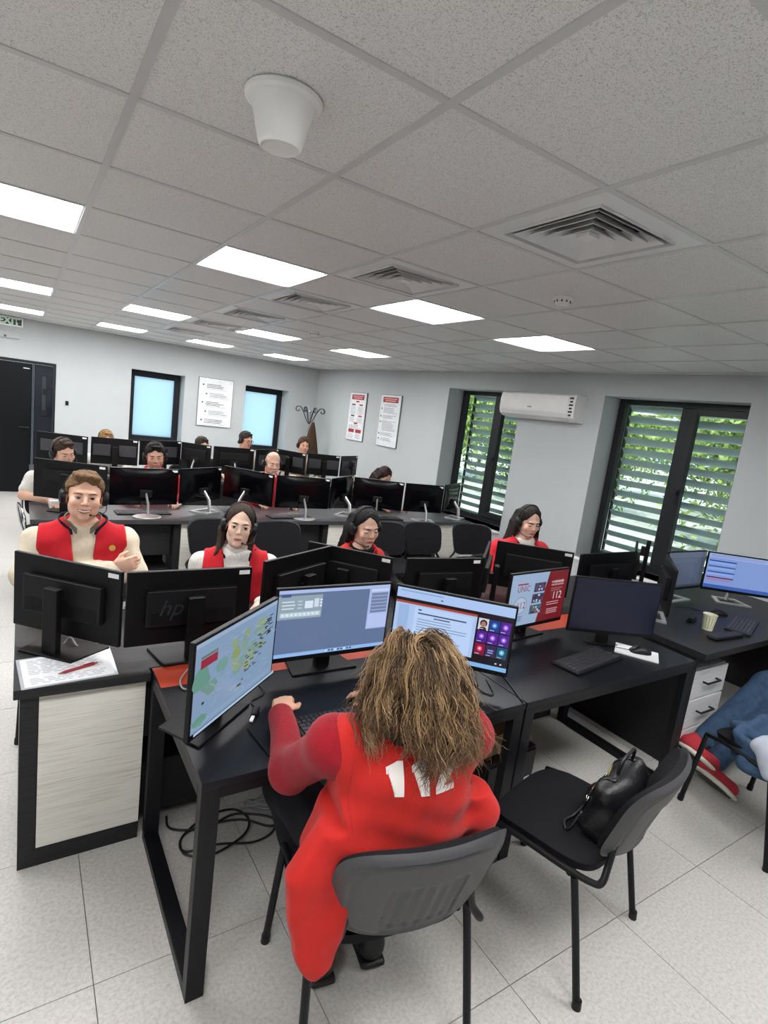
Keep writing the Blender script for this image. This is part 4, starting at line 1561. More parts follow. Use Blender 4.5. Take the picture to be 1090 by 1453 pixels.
# usb adapter and cables on the front table
t = empty('cable_adapter', px(362, 1012, DZ), 1.0, 'black cable adapter with a white plug on the front table', 'adapter')
MB().box(-0.028, 0.028, -0.011, 0.011, 0, 0.014).build('housing', M_plastic, t, bev=0.004)
MB().box(-0.062, -0.03, -0.006, 0.006, 0.002, 0.009).build('plug', M_white, t, bev=0.002)
MB().tube(smooth_path([(0.028, 0, 0.006), (0.07, 0.03, 0.004), (0.14, 0.0, 0.004), (0.22, 0.05, 0.004)], 6), 0.003, 6).build('cord', M_cable, t, smooth=True)
c = MB().tube(smooth_path([px(352, 1035, DZ) + Vector((0, 0, .004)), px(372, 1060, DZ) + Vector((0, 0, .004)), px(385, 1072, DZ + .004), px(398, 1055, DZ + .004)], 8), 0.003, 6).build('cable', M_cable, None, smooth=True)
tag(c, 'thin black cable along the front edge of the table', 'cable')
c = MB().tube(smooth_path([px(690, 965, DZ) + Vector((0, 0, .004)), px(700, 985, DZ + .004), px(680, 978, DZ + .004), px(668, 955, DZ + .004), px(700, 945, DZ + .004), px(742, 996, DZ + .004)], 8), 0.003, 6).build('cable', M_cable, None, smooth=True)
tag(c, 'black cable curling below the video call monitor', 'cable')
c = MB().tube(smooth_path([px(268, 950, DZ) + Vector((0, 0, .007)), px(256, 965, DZ + .006), px(262, 978, DZ + .006), px(285, 972, DZ + .006)], 8), 0.0035, 6).build('cable', M_cablegrey, None, smooth=True)
tag(c, 'grey cable on the orange strip behind the map monitor', 'cable')
c = MB().tube(smooth_path([px(90, 915, DZ + .005), px(100, 905, DZ + .03), px(112, 918, DZ + .005), px(135, 914, DZ + .005), px(165, 905, DZ + .005)], 8), 0.0045, 6).build('cable', M_cablegrey, None, smooth=True)
tag(c, 'grey video cable under the leftmost monitor back', 'cable')
c = MB().tube(smooth_path([px(190, 912, DZ + .005), px(225, 906, DZ + .005), px(255, 905, DZ + .005), px(268, 912, DZ + .005)], 8), 0.004, 6).build('cable', M_cablegrey, None, smooth=True)
tag(c, 'grey cable running below the logo monitor back', 'cable')

# floor cables and boxes under the front table
loop = [(236, 1160), (240, 1178), (268, 1183), (300, 1172), (335, 1158), (385, 1165), (388, 1180), (360, 1198), (310, 1203), (262, 1210), (258, 1192), (290, 1165), (330, 1150), (352, 1165), (345, 1190), (300, 1215), (265, 1217), (255, 1200), (275, 1178), (340, 1166), (385, 1177), (425, 1158)]
c = MB().tube(smooth_path([px(u, v, 0.0) + Vector((0, 0, 0.006 + 0.006 * (i % 3))) for i, (u, v) in enumerate(loop)], 6), 0.005, 6).build('cable', M_cable, None, smooth=True)
tag(c, 'looped black cable on the floor under the front table', 'cable')
rr = random.Random(11)
pts = []
for k in range(26):
    pts.append(px(370 + 30 * math.sin(k * 1.7) + rr.random() * 30, 1146 + 9 * math.cos(k * 2.3), 0.0) + Vector((0, 0, 0.006 + 0.05 * rr.random())))
c = MB().tube(smooth_path(pts, 5), 0.0045, 6).build('cable', M_cablegrey, None, smooth=True)
tag(c, 'tangled grey cable bundle on the floor under the front table', 'cable')
t = empty('cardboard_box', (1.80, 0.02, 0.27), 0.12, 'open brown cardboard box under the front tables', 'box')
MB().box(-0.15, 0.15, -0.10, 0.10, 0.0, 0.10).build('carton', M_card, t, bev=0.002)
MB().add([(-0.15, -0.10, 0.1), (0.15, -0.10, 0.1), (0.14, -0.16, 0.06), (-0.14, -0.16, 0.06), (-0.15, -0.10, 0.104), (0.15, -0.10, 0.104), (0.14, -0.163, 0.063), (-0.14, -0.163, 0.063)],
         [(0, 1, 2, 3), (7, 6, 5, 4), (0, 4, 5, 1), (1, 5, 6, 2), (2, 6, 7, 3), (3, 7, 4, 0)]).build('flap', M_card, t)
t = empty('computer_tower', (1.80, 0.06, 0), 0.12, 'black computer tower lying under the cardboard box', 'computer')
MB().box(-0.2, 0.2, -0.19, 0.17, 0.0, 0.27).build('case', M_plastic, t, bev=0.004)
MB().box(-0.19, 0.19, -0.2, -0.19, 0.01, 0.26).build('front_grille', M_mon_vent, t, bev=0.003)
MB().box(0.12, 0.16, -0.202, -0.2, 0.10, 0.115).build('badge', M_sticker, t)
t = empty('paper_pack', px(76, 722, DZ) + Vector((0.02, 0.06, 0)), 0.1, 'small white packet on the third row desk by the left end', 'packet')
MB().box(-0.05, 0.05, -0.04, 0.04, 0, 0.06).build('packet_body', M_paper, t, bev=0.004)
MB().box(-0.05, 0.05, -0.0405, -0.04, 0.02, 0.04).build('packet_label', M_sticker, t)

# ------------------------------------------------------------------ chairs
def squircle(nu, nv, fx):
    """Grid over a rounded rectangle; fx(u, v) -> point."""
    v, f = [], []
    for i in range(nv + 1):
        for j in range(nu + 1):
            u, w = 2 * j / nu - 1, 2 * i / nv - 1
            m_ = max(abs(u), abs(w))
            s_ = m_ / ((abs(u) ** 4.5 + abs(w) ** 4.5) ** (1 / 4.5)) if m_ > 1e-6 else 1
            uu, ww = u * s_, w * s_
            v.append(fx(uu, ww))
    for i in range(nv):
        for j in range(nu):
            a = i * (nu + 1) + j
            f.append((a, a + 1, a + nu + 2, a + nu + 1))
    return v, f


def shell_solid(nu, nv, front, back):
    v, f = squircle(nu, nv, front)
    v2, f2 = squircle(nu, nv, back)
    o = len(v)
    fs = f + [tuple(reversed([i + o for i in q])) for q in f2]
    ring = [j for j in range(nu + 1)] + [i * (nu + 1) + nu for i in range(1, nv + 1)] + [nv * (nu + 1) + j for j in range(nu - 1, -1, -1)] + [i * (nu + 1) for i in range(nv - 1, 0, -1)]
    n = len(ring)
    for k in range(n):
        a, b = ring[k], ring[(k + 1) % n]
        fs.append((a, a + o, b + o, b))
    return MB().add(v + v2, fs)


CH = {}


def chair(loc, rotz, lab, group='black fabric visitor chairs'):
    if 'root' in CH:
        return dup(CH['root'], loc, rotz, lab)
    t = empty('visitor_chair', loc, rotz, lab, 'chair', group)
    CH['root'] = t

    def seat_top(u, w):
        return (0.235 * u, 0.21 * w, 0.462 - 0.030 * max(0, w) ** 3 - 0.012 * u * u + 0.008)
    shell_solid(24, 20, seat_top, lambda u, w: (0.225 * u, 0.20 * w, 0.425 - 0.028 * max(0, w) ** 3)).build('seat', M_fabric, t, smooth=60)

    def bk(u, w, off):
        x = 0.252 * u * (0.93 + 0.07 * w)
        z = 0.648 + 0.160 * w
        y = -0.215 - 0.30 * (z - 0.5) + 0.055 * u * u + off
        return (x, y, z)
    shell_solid(24, 18, lambda u, w: bk(u * 0.97, w * 0.97, -0.036), lambda u, w: bk(u * 0.97, w * 0.97, 0.004 - 0.012 * (u * u + w * w) * 0.7)).build('backrest', M_fabric, t, smooth=60)

    def outer(u, w):
        x, y, z = bk(u * 1.02, w * 1.03, 0)
        e = -0.052
        m_ = (abs(u) ** 4.5 + abs(w) ** 4.5) ** (1 / 4.5)
        if m_ > 0.86:
            e += 0.022 * ((m_ - 0.86) / 0.14) ** 1.5
        if 0.82 < m_ < 0.86:
            e += 0.004
        if abs(u) < 0.46 and -0.80 < w < 0.30:
            e += 0.006
            if abs(u) < 0.40 and -0.68 < w < 0.20:
                e += 0.005 * (0.5 + 0.5 * math.cos(u * 39))
        return (x, y + e, z)
    v, f = squircle(84, 50, outer)
    v2, f2 = squircle(84, 50, lambda u, w: bk(u * 1.02, w * 1.03, -0.034))
    shell_solid(84, 50, lambda u, w: bk(u * 1.02, w * 1.03, -0.030), outer).build('back_shell', M_shell, t, smooth=50)
    for s in (-1, 1):
        xs = s * 0.245
        MB().tube(smooth_path([(s * 0.262, 0.245, 0.0), (s * 0.252, 0.215, 0.25), (xs, 0.195, 0.42)], 5), 0.0125, 10).build('leg', M_metal_black, t, smooth=50)
        MB().tube(smooth_path([(s * 0.262, -0.245, 0.0), (s * 0.252, -0.19, 0.25), (xs, -0.15, 0.42)], 5), 0.0125, 10).build('leg', M_metal_black, t, smooth=50)
        MB().tube(smooth_path([(xs, 0.20, 0.415), (xs, 0.1, 0.43), (xs, -0.1, 0.43), (xs * 0.99, -0.2, 0.435), (s * 0.235, -0.232, 0.45), (s * 0.20, -0.232, 0.50), (s * 0.185, -0.236, 0.57), (s * 0.18, -0.262, 0.66)], 6), 0.0115, 10).build('side_frame', M_metal_black, t, smooth=50)
        for y in (0.245, -0.245):
            MB().cyl((s * 0.262, y, 0.0), (s * 0.2605, y * 0.99, 0.03), 0.0155, n=12).build('foot_cap', M_plastic, t, smooth=50)
    for y in (0.15, -0.13):
        MB().tube([(-0.245, y, 0.418), (0.245, y, 0.418)], 0.010, 8).build('cross_bar', M_metal_black, t, smooth=50)
    return t


chair((0.7075, -0.592, 0), math.radians(-11), 'black chair with a grey plastic back, under the wavy haired woman')
chair((1.52, -0.665, 0), math.radians(14), 'black chair with a handbag on its seat, right of the woman')
chair((2.985, -0.80, 0), math.radians(-14), 'black chair at the right edge with a denim jacket on it')
chair((1.15, 2.50, 0), math.radians(178), 'empty black chair behind the white sleeved woman, left of her')
chair((1.68, 2.42, 0), math.radians(186), 'empty black chair behind the white sleeved woman, right of her')
chair((2.78, 2.42, 0), math.radians(176), 'empty black chair partly hidden by the black haired woman')
chair((3.25, 2.40, 0), math.radians(180), 'empty black chair in the middle, below the third row screens')
chair((3.82, 2.34, 0), math.radians(168), 'empty black chair nearest the far louvred window')

# ------------------------------------------------------------------ signed distance modelling for people and soft things
def V3(*a):
    return np.array(a, dtype=np.float64)


def axis(lo, hi, h, fine=()):
    xs = [lo]
    while xs[-1] < hi:
        s = h
        for a, b, hh in fine:
            if a - h < xs[-1] < b:
                s = min(s, hh)
        xs.append(xs[-1] + s)
    return np.array(xs)


def prim_eval(p, X, Y, Z):
    k = p[0]
    if k == 'cap':
        a, b, ra, rb = np.array(p[1]), np.array(p[2]), p[3], p[4]
        d = b - a
        L = d @ d + 1e-12
        px_, py_, pz_ = X - a[0], Y - a[1], Z - a[2]
        t = np.clip((px_ * d[0] + py_ * d[1] + pz_ * d[2]) / L, 0, 1)
        return np.sqrt((px_ - t * d[0]) ** 2 + (py_ - t * d[1]) ** 2 + (pz_ - t * d[2]) ** 2) - (ra + (rb - ra) * t)
    if k == 'ell':
        c, r = np.array(p[1]), np.array(p[2])
        q = [X - c[0], Y - c[1], Z - c[2]]
        if len(p) > 3 and p[3] is not None:
            M = np.array(p[3])
            q = [M[0, i] * q[0] + M[1, i] * q[1] + M[2, i] * q[2] for i in range(3)]
        k0 = np.sqrt((q[0] / r[0]) ** 2 + (q[1] / r[1]) ** 2 + (q[2] / r[2]) ** 2)
        k1 = np.sqrt((q[0] / r[0] ** 2) ** 2 + (q[1] / r[1] ** 2) ** 2 + (q[2] / r[2] ** 2) ** 2) + 1e-9
        return k0 * (k0 - 1) / k1
    if k == 'poly':
        pts, y0, ty, sl, z0 = p[1], p[2], p[3], p[4], p[5]
        d2 = None
        ins = np.zeros(np.broadcast(X, Z).shape, bool)
        n = len(pts)
        for i in range(n):
            (ax_, az_), (bx_, bz_) = pts[i], pts[(i + 1) % n]
            ex, ez = bx_ - ax_, bz_ - az_
            wx, wz = X - ax_, Z - az_
            t_ = np.clip((wx * ex + wz * ez) / (ex * ex + ez * ez), 0, 1)
            q = (wx - ex * t_) ** 2 + (wz - ez * t_) ** 2
            d2 = q if d2 is None else np.minimum(d2, q)
            cond = (az_ > Z) != (bz_ > Z)
            xc = ax_ + (Z - az_) / (bz_ - az_ + 1e-12) * (bx_ - ax_)
            ins ^= cond & (X < xc)
        dd = np.where(ins, -1, 1) * np.sqrt(d2)
        dy = np.abs(Y - (y0 + sl * (Z - z0))) - ty
        return np.minimum(np.maximum(dd, dy), 0) + np.sqrt(np.maximum(dd, 0) ** 2 + np.maximum(dy, 0) ** 2)
    if k == 'box':
        c, h, M, rd = np.array(p[1]), np.array(p[2]), p[3], p[4]
        q = [X - c[0], Y - c[1], Z - c[2]]
        if M is not None:
            M = np.array(M)
            q = [M[0, i] * q[0] + M[1, i] * q[1] + M[2, i] * q[2] for i in range(3)]
        d = [np.abs(q[i]) - (h[i] - rd) for i in range(3)]
        return np.sqrt(sum(np.maximum(x, 0) ** 2 for x in d)) + np.minimum(np.maximum(np.maximum(d[0], d[1]), d[2]), 0) - rd


def prim_box(p):
    if p[0] == 'cap':
        r = max(p[3], p[4])
        a, b = np.array(p[1]), np.array(p[2])
        return np.minimum(a, b) - r, np.maximum(a, b) + r
    if p[0] == 'poly':
        xs, zs = [q[0] for q in p[1]], [q[1] for q in p[1]]
        m = p[3] + abs(p[4]) * 0.6
        return np.array([min(xs), p[2] - m, min(zs)]), np.array([max(xs), p[2] + m, max(zs)])
    c = np.array(p[1])
    r = np.linalg.norm(p[2]) if p[0] == 'box' or (len(p) > 3 and p[3] is not None) else np.array(p[2])
    return c - r, c + r


def sdf_mesh(prims, h=0.01, fine=None, k=0.02, off=0.0, cuts=(), noise=None, pad=0.03):
    """Smooth union of primitives, optional cut functions (SDF of what is taken away), as verts and quads."""
    lo = np.min([prim_box(p)[0] for p in prims], 0) - off - pad
    hi = np.max([prim_box(p)[1] for p in prims], 0) + off + pad
    fine = fine or ((), (), ())
    ax = [axis(lo[i], hi[i], h, fine[i]) for i in range(3)]
    V = np.full([len(a) for a in ax], 0.06)
    for p in prims:
        kk = k
        if isinstance(p[-1], dict):
            kk = p[-1].get('k', k)
            p = p[:-1]
        a, b = prim_box(p)
        m = 0.05 + kk
        sl = tuple(slice(np.searchsorted(ax[i], a[i] - m), np.searchsorted(ax[i], b[i] + m)) for i in range(3))
        if any(s.start >= s.stop for s in sl):
            continue
        X, Y, Z = np.meshgrid(ax[0][sl[0]], ax[1][sl[1]], ax[2][sl[2]], indexing='ij', sparse=True)
        d = prim_eval(p, X, Y, Z)
        w = V[sl]
        hh = np.maximum(kk - np.abs(w - d), 0) / kk
        V[sl] = np.minimum(w, d) - hh * hh * kk * 0.25
    V -= off
    G = np.meshgrid(*ax, indexing='ij', sparse=True)
    if noise:
        V = V + noise(*G)
    for c in cuts:
        V = np.maximum(V, c(*G))
    return nets(V, ax)


def nets(V, ax):
    nx, ny, nz = V.shape
    S = V < 0
    A = [np.zeros((nx - 1, ny - 1, nz - 1)) for _ in range(3)]
    N = np.zeros((nx - 1, ny - 1, nz - 1))
    corners = [(i, j, l) for i in (0, 1) for j in (0, 1) for l in (0, 1)]

    def sub(o):
        return tuple(slice(o[d], o[d] + (nx, ny, nz)[d] - 1) for d in range(3))
    cs = sum(S[sub(o)].astype(np.int8) for o in corners)
    act = (cs > 0) & (cs < 8)
    I = np.argwhere(act)
    if len(I) == 0:
        return np.zeros((0, 3)), np.zeros((0, 4), int)
    P = np.zeros((len(I), 3))
    C = np.zeros(len(I))
    pos = [ax[d] for d in range(3)]
    for o in corners:
        for d in range(3):
            if o[d] == 0:
                o2 = list(o)
                o2[d] = 1
                a = V[I[:, 0] + o[0], I[:, 1] + o[1], I[:, 2] + o[2]]
                b = V[I[:, 0] + o2[0], I[:, 1] + o2[1], I[:, 2] + o2[2]]
                m = (a < 0) != (b < 0)
                t = np.where(m, a / np.where(m, a - b, 1), 0)
                q = np.stack([pos[e][I[:, e] + o[e]] for e in range(3)], 1)
                q2 = pos[d][I[:, d] + 1]
                q[:, d] = q[:, d] + (q2 - q[:, d]) * t
                P += np.where(m[:, None], q, 0)
                C += m
    P /= C[:, None]
    idx = -np.ones(act.shape, int)
    idx[act] = np.arange(len(I))
    F = []
    for d in range(3):
        e, g = (d + 1) % 3, (d + 2) % 3
        sl0 = [slice(None)] * 3
        sl1 = [slice(None)] * 3
        sl0[d], sl1[d] = slice(0, -1), slice(1, None)
        x = S[tuple(sl0)] != S[tuple(sl1)]
        J = np.argwhere(x)
        n = (nx, ny, nz)
        J = J[(J[:, e] > 0) & (J[:, e] < n[e] - 1) & (J[:, g] > 0) & (J[:, g] < n[g] - 1)]
        if not len(J):
            continue
        q = []
        for de, dg in ((0, 0), (-1, 0), (-1, -1), (0, -1)):
            K = J.copy()
            K[:, e] += de
            K[:, g] += dg
            q.append(idx[K[:, 0], K[:, 1], K[:, 2]])
        q = np.stack(q, 1)
        fl = ~S[J[:, 0], J[:, 1], J[:, 2]]
        q[fl] = q[fl][:, ::-1]
        F.append(q)
    F = np.concatenate(F)
    return P, F[(F >= 0).all(1)]


def relax(P, F, it=2, f=0.5):
    if it <= 0:
        return P
    a = np.concatenate([F[:, i] for i in range(4)] * 2)
    b = np.concatenate([F[:, (i + 1) % 4] for i in range(4)] + [F[:, (i - 1) % 4] for i in range(4)])
    n = len(P)
    cnt = np.bincount(a, minlength=n)[:, None] + 1e-9
    for _ in range(it):
        S = np.stack([np.bincount(a, weights=P[b, d], minlength=n) for d in range(3)], 1)
        P = P * (1 - f) + S / cnt * f
    return P


def sdf_obj(name, prims, m, parent, h=0.01, it=2, colfn=None, **kw):
    P, F = sdf_mesh(prims, h, **kw)
    P = relax(P, F, it)
    me = bpy.data.meshes.new(name)
    me.vertices.add(len(P))
    me.vertices.foreach_set('co', P.astype(np.float32).ravel())
    me.loops.add(len(F) * 4)
    me.loops.foreach_set('vertex_index', F.astype(np.int32).ravel())
    me.polygons.add(len(F))
    me.polygons.foreach_set('loop_start', np.arange(len(F), dtype=np.int32) * 4)
    me.materials.append(m)
    me.update(calc_edges=True)
    me.validate()
    finish(me, True)
    if colfn is not None:
        c = colfn(P)
        a = me.color_attributes.new('Col', 'FLOAT_COLOR', 'POINT')
        a.data.foreach_set('color', np.c_[c, np.ones(len(P))].astype(np.float32).ravel())
    return link(name, me, parent)


def wrinkle(amp, s=1.0, seed=0):
    def f(X, Y, Z):
        return amp * (np.sin(31 * s * X + 17 * s * Z + seed) * np.sin(27 * s * Y - 23 * s * Z + seed * 2)
                      + 0.6 * np.sin(61 * s * Z + 19 * s * X + seed) * np.sin(41 * s * Y + seed))
    return f


# ------------------------------------------------------------------ people
def rotm(yaw=0, pitch=0, roll=0):
    m = Euler((math.radians(pitch), math.radians(roll), math.radians(yaw)), 'XYZ').to_matrix()
    return np.array(m)


def unit(v):
    v = np.array(v, float)
    return v / np.linalg.norm(v)


def hand_prims(w, d, n, s, curl=0.35, sc=1.0, spread=0.0):
    """w wrist, d forward, n towards the palm side, s towards the thumb."""
    w, d, n, s = np.array(w, float), unit(d), unit(n), unit(s)
    M = np.stack([d, s, n], 1)
    out = [('ell', w + d * 0.048 * sc, (0.050 * sc, 0.040 * sc, 0.017 * sc), M)]
    lens = (0.070, 0.078, 0.072, 0.056)
    for i in range(4):
        off = 0.029 - 0.0195 * i
        p = w + d * (0.086 - 0.004 * abs(i - 1.2)) * sc + s * off * sc
        ang = -spread * (i - 1.5)
        dd = unit(d * math.cos(ang) - s * math.sin(ang))
        a = 0
        out.append(('cap', w + d * 0.045 * sc + s * off * 0.8 * sc, p, 0.011 * sc, 0.0098 * sc, {'k': 0.008}))
        for j, fr in enumerate((0.46, 0.30, 0.24)):
            a += curl * (0.8, 1.15, 0.8)[j]
            q = p + (dd * math.cos(a) + n * math.sin(a)) * lens[i] * fr * sc
            out.append(('cap', p, q, (0.0098 - 0.001 * j) * sc, (0.0090 - 0.001 * j) * sc, {'k': 0.003}))
            p = q
    p = w + d * 0.022 * sc + s * 0.026 * sc
    q = p + (d * 0.55 + s * 0.65 + n * 0.35) * 0.042 * sc
    r = q + (d * 0.85 + s * 0.15 + n * 0.35) * 0.034 * sc
    out += [('cap', w + d * 0.02 * sc, p, 0.014 * sc, 0.013 * sc, {'k': 0.012}), ('cap', p, q, 0.0125 * sc, 0.0112 * sc, {'k': 0.008}), ('cap', q, r, 0.0112 * sc, 0.0085 * sc, {'k': 0.004})]
    return out


def torso_prims(hip, chest, neckb, shl, shr, fem=False, g=1.0):
    """Torso as capsules and ellipsoids between given centres."""
    hip, chest, neckb, shl, shr = map(np.array, (hip, chest, neckb, shl, shr))
    up = unit(chest - hip)
    side = unit(shr - shl)
    fw = np.cross(up, side)
    fw = unit(fw)
    side = unit(np.cross(fw, up)) * 1.0
    M = np.stack([side, fw, up], 1)
    mid = (hip + chest) / 2
    P = [('ell', hip, (0.175 * g, 0.130 * g, 0.13), M),
         ('ell', mid, (0.150 * g, 0.112 * g, 0.19), M),
         ('ell', chest, (0.172 * g, 0.118 * g, 0.165), M),
         ('cap', chest + up * 0.08 - side * 0.10, shl, 0.072, 0.060),
         ('cap', chest + up * 0.08 + side * 0.10, shr, 0.072, 0.060),
         ('cap', neckb - up * 0.02 - side * 0.035, shl + side * 0.06, 0.058, 0.050),
         ('cap', neckb - up * 0.02 + side * 0.035, shr - side * 0.06, 0.058, 0.050)]
    if fem:
        for s in (-1, 1):
            P.append(('ell', chest + fw * 0.085 + side * 0.075 * s - up * 0.03, (0.062, 0.055, 0.060), M))
    return P


class Head:
    def __init__(self, c, yaw=0, pitch=0, roll=0, sc=1.0, fem=False, round_=1.0):
        self.c, self.R, self.s, self.fem = np.array(c, float), rotm(yaw, pitch, roll), sc, fem
        self.w = round_

    def p(self, x, y, z):
        return self.c + self.R @ (np.array([x * self.w, y, z]) * self.s)

    def e(self, c, r, k=None):
        t = ('ell', self.p(*c), tuple(np.array((r[0] * self.w, r[1], r[2])) * self.s), self.R)
        return t + ({'k': k},) if k else t

    def cap(self, a, b, ra, rb, k=0.012):
        return ('cap', self.p(*a), self.p(*b), ra * self.s, rb * self.s, {'k': k})

    def prims(self):
        j = 0.9 if self.fem else 1.0
        nr = 0.82 if self.fem else 1.0
        P = [self.e((0, -0.014, 0.036), (0.076, 0.095, 0.084)),
             self.e((0, 0.026, -0.030), (0.063 * (0.93 if self.fem else 1), 0.064, 0.086)),
             self.e((0, 0.030, -0.076), (0.049 * j, 0.052, 0.036)),
             self.e((0, 0.074, -0.102), (0.022 * j, 0.017, 0.016), 0.015),
             self.e((0, 0.079 if self.fem else 0.082, 0.024), (0.046, 0.012, 0.010), 0.012),
             self.cap((0, 0.086, 0.014), (0, 0.106 if self.fem else 0.109, -0.026), 0.0070 * nr, 0.0108 * nr),
             self.e((0, 0.068, -0.066), (0.030, 0.020, 0.020), 0.012)]
        for s in (-1, 1):
            P += [self.e((s * 0.040 * (0.95 if self.fem else 1), 0.060, -0.030), (0.024, 0.022, 0.026), 0.015),
                  self.e((s * 0.0115 * nr, 0.097, -0.033), (0.0085 * nr, 0.010, 0.0075), 0.006),
                  self.e((s * 0.078, -0.006, -0.012), (0.010, 0.019, 0.031), 0.006),
                  self.e((s * 0.050 * j, 0.004, -0.060), (0.014, 0.03, 0.028), 0.02)]
        return P

    def neck(self, nb):
        return [('cap', self.p(0, -0.022, -0.075), tuple(nb), 0.056 * self.s * (0.86 if self.fem else 1), 0.060 * (0.86 if self.fem else 1), {'k': 0.03})]

    def sockets(self):
        def f(X, Y, Z):
            d = np.full(np.broadcast(X, Y, Z).shape, 1.0)
            for s in (-1, 1):
                t = ('ell', self.p(s * 0.0315, 0.101, -0.001), tuple(np.array((0.018, 0.018, 0.0105)) * self.s), self.R)
                d = np.minimum(d, prim_eval(t, X, Y, Z))
            return -d
        return f

    def M(self):
        m = Matrix(self.R.tolist()).to_4x4()
        m.translation = Vector(self.c)
        return m @ Matrix.Diagonal((self.s * self.w, self.s, self.s, 1))

    def fine(self, h):
        r = 0.15 * self.s
        return [(self.c[i] - r, self.c[i] + r, h) for i in range(3)]


def face_colour(head, base, lipc=(0.52, 0.20, 0.17), stubble=0.0, flush=0.25):
    base = np.array(lin(base))

    def f(P):
        q = (P - head.c) @ head.R / head.s
        c = np.tile(base, (len(P), 1))

        def g(cx, cy, cz, r):
            return np.exp(-(((q - np.array([cx, cy, cz])) / r) ** 2).sum(1))[:, None]
        red = base * np.array([1.06, 0.72, 0.66])
        w = flush * (g(0.045, 0.075, -0.032, 0.025) + g(-0.045, 0.075, -0.032, 0.025) + g(0, 0.115, -0.03, 0.016) + 0.8 * g(0.082, 0, -0.01, 0.03) + 0.8 * g(-0.082, 0, -0.01, 0.03))
        c = c * (1 - np.clip(w, 0, 1)) + red * np.clip(w, 0, 1)
        if stubble:
            w = stubble * np.clip(g(0, 0.08, -0.09, np.array([0.055, 0.06, 0.035])) * 1.3, 0, 1)
            c = c * (1 - w) + base * np.array([0.55, 0.52, 0.52]) * w
        return c
    return f


EYE = {}


def eye_mesh(lid):
    key = tuple(round(x, 3) for x in lid)
    if key in EYE:
        return EYE[key]
    r = 0.0132
    mb = MB()
    rings = [0, 10, 17, 26, 33, 50, 70, 100]
    n = 18
    v, f, m = [], [], []
    for a in rings:
        t = math.radians(a)
        for j in range(n):
            b = 2 * PI * j / n
            v.append((r * math.sin(t) * math.cos(b), r * math.cos(t), r * math.sin(t) * math.sin(b)))
    for i in range(len(rings) - 1):
        for j in range(n):
            f.append((i * n + j, i * n + (j + 1) % n, (i + 1) * n + (j + 1) % n, (i + 1) * n + j))
            m.append(2 if rings[i + 1] <= 17 else (1 if rings[i + 1] <= 33 else 0))
    mb.v, mb.f, mb.m = v, f, m
    # lids: spherical strips, upper (covers top) and lower
    lm = mat('eyelid_%02x%02x%02x' % tuple(int(255 * x) for x in lid), '#000000')
    bs = lm.node_tree.nodes['Principled BSDF']
    for l in list(lm.node_tree.links):
        if l.to_socket == bs.inputs['Base Color']:
            lm.node_tree.links.remove(l)
    bs.inputs['Base Color'].default_value = (*lid, 1)
    R_ = r * 1.10

    def strip(e0, e1, mi):
        vv, ff = [], []
        N = 12
        for i in range(5):
            e = math.radians(e0 + (e1 - e0) * i / 4)
            for j in range(N + 1):
                az = math.radians(-78 + 156 * j / N)
                k = math.cos(az)
                ee = e * (0.35 + 0.65 * k) if abs(e1) < 60 and i == 0 else e
                vv.append((R_ * math.cos(ee) * math.sin(az), R_ * math.cos(ee) * math.cos(az), R_ * math.sin(ee)))
        for i in range(4):
            for j in range(N):
                a = i * (N + 1) + j
                ff.append((a, a + 1, a + N + 2, a + N + 1))
        mb.add(vv, ff, mi)
    strip(22, 88, 3)
    strip(-24, -88, 3)
    lash = [(R_ * 1.02 * math.cos(math.radians(22 * (0.35 + 0.65 * math.cos(az)))) * math.sin(az), R_ * 1.02 * math.cos(math.radians(22 * (0.35 + .65 * math.cos(az)))) * math.cos(az), R_ * math.sin(math.radians(22 * (0.35 + 0.65 * math.cos(az))))) for az in [math.radians(-75 + 15 * i) for i in range(11)]]
    mb.tube(lash, 0.0015, 5, 4)
    me = mb.mesh('eye', [M_eyewhite, M_iris, M_pupil, lm, M_pupil], True)
    EYE[key] = me
    return me


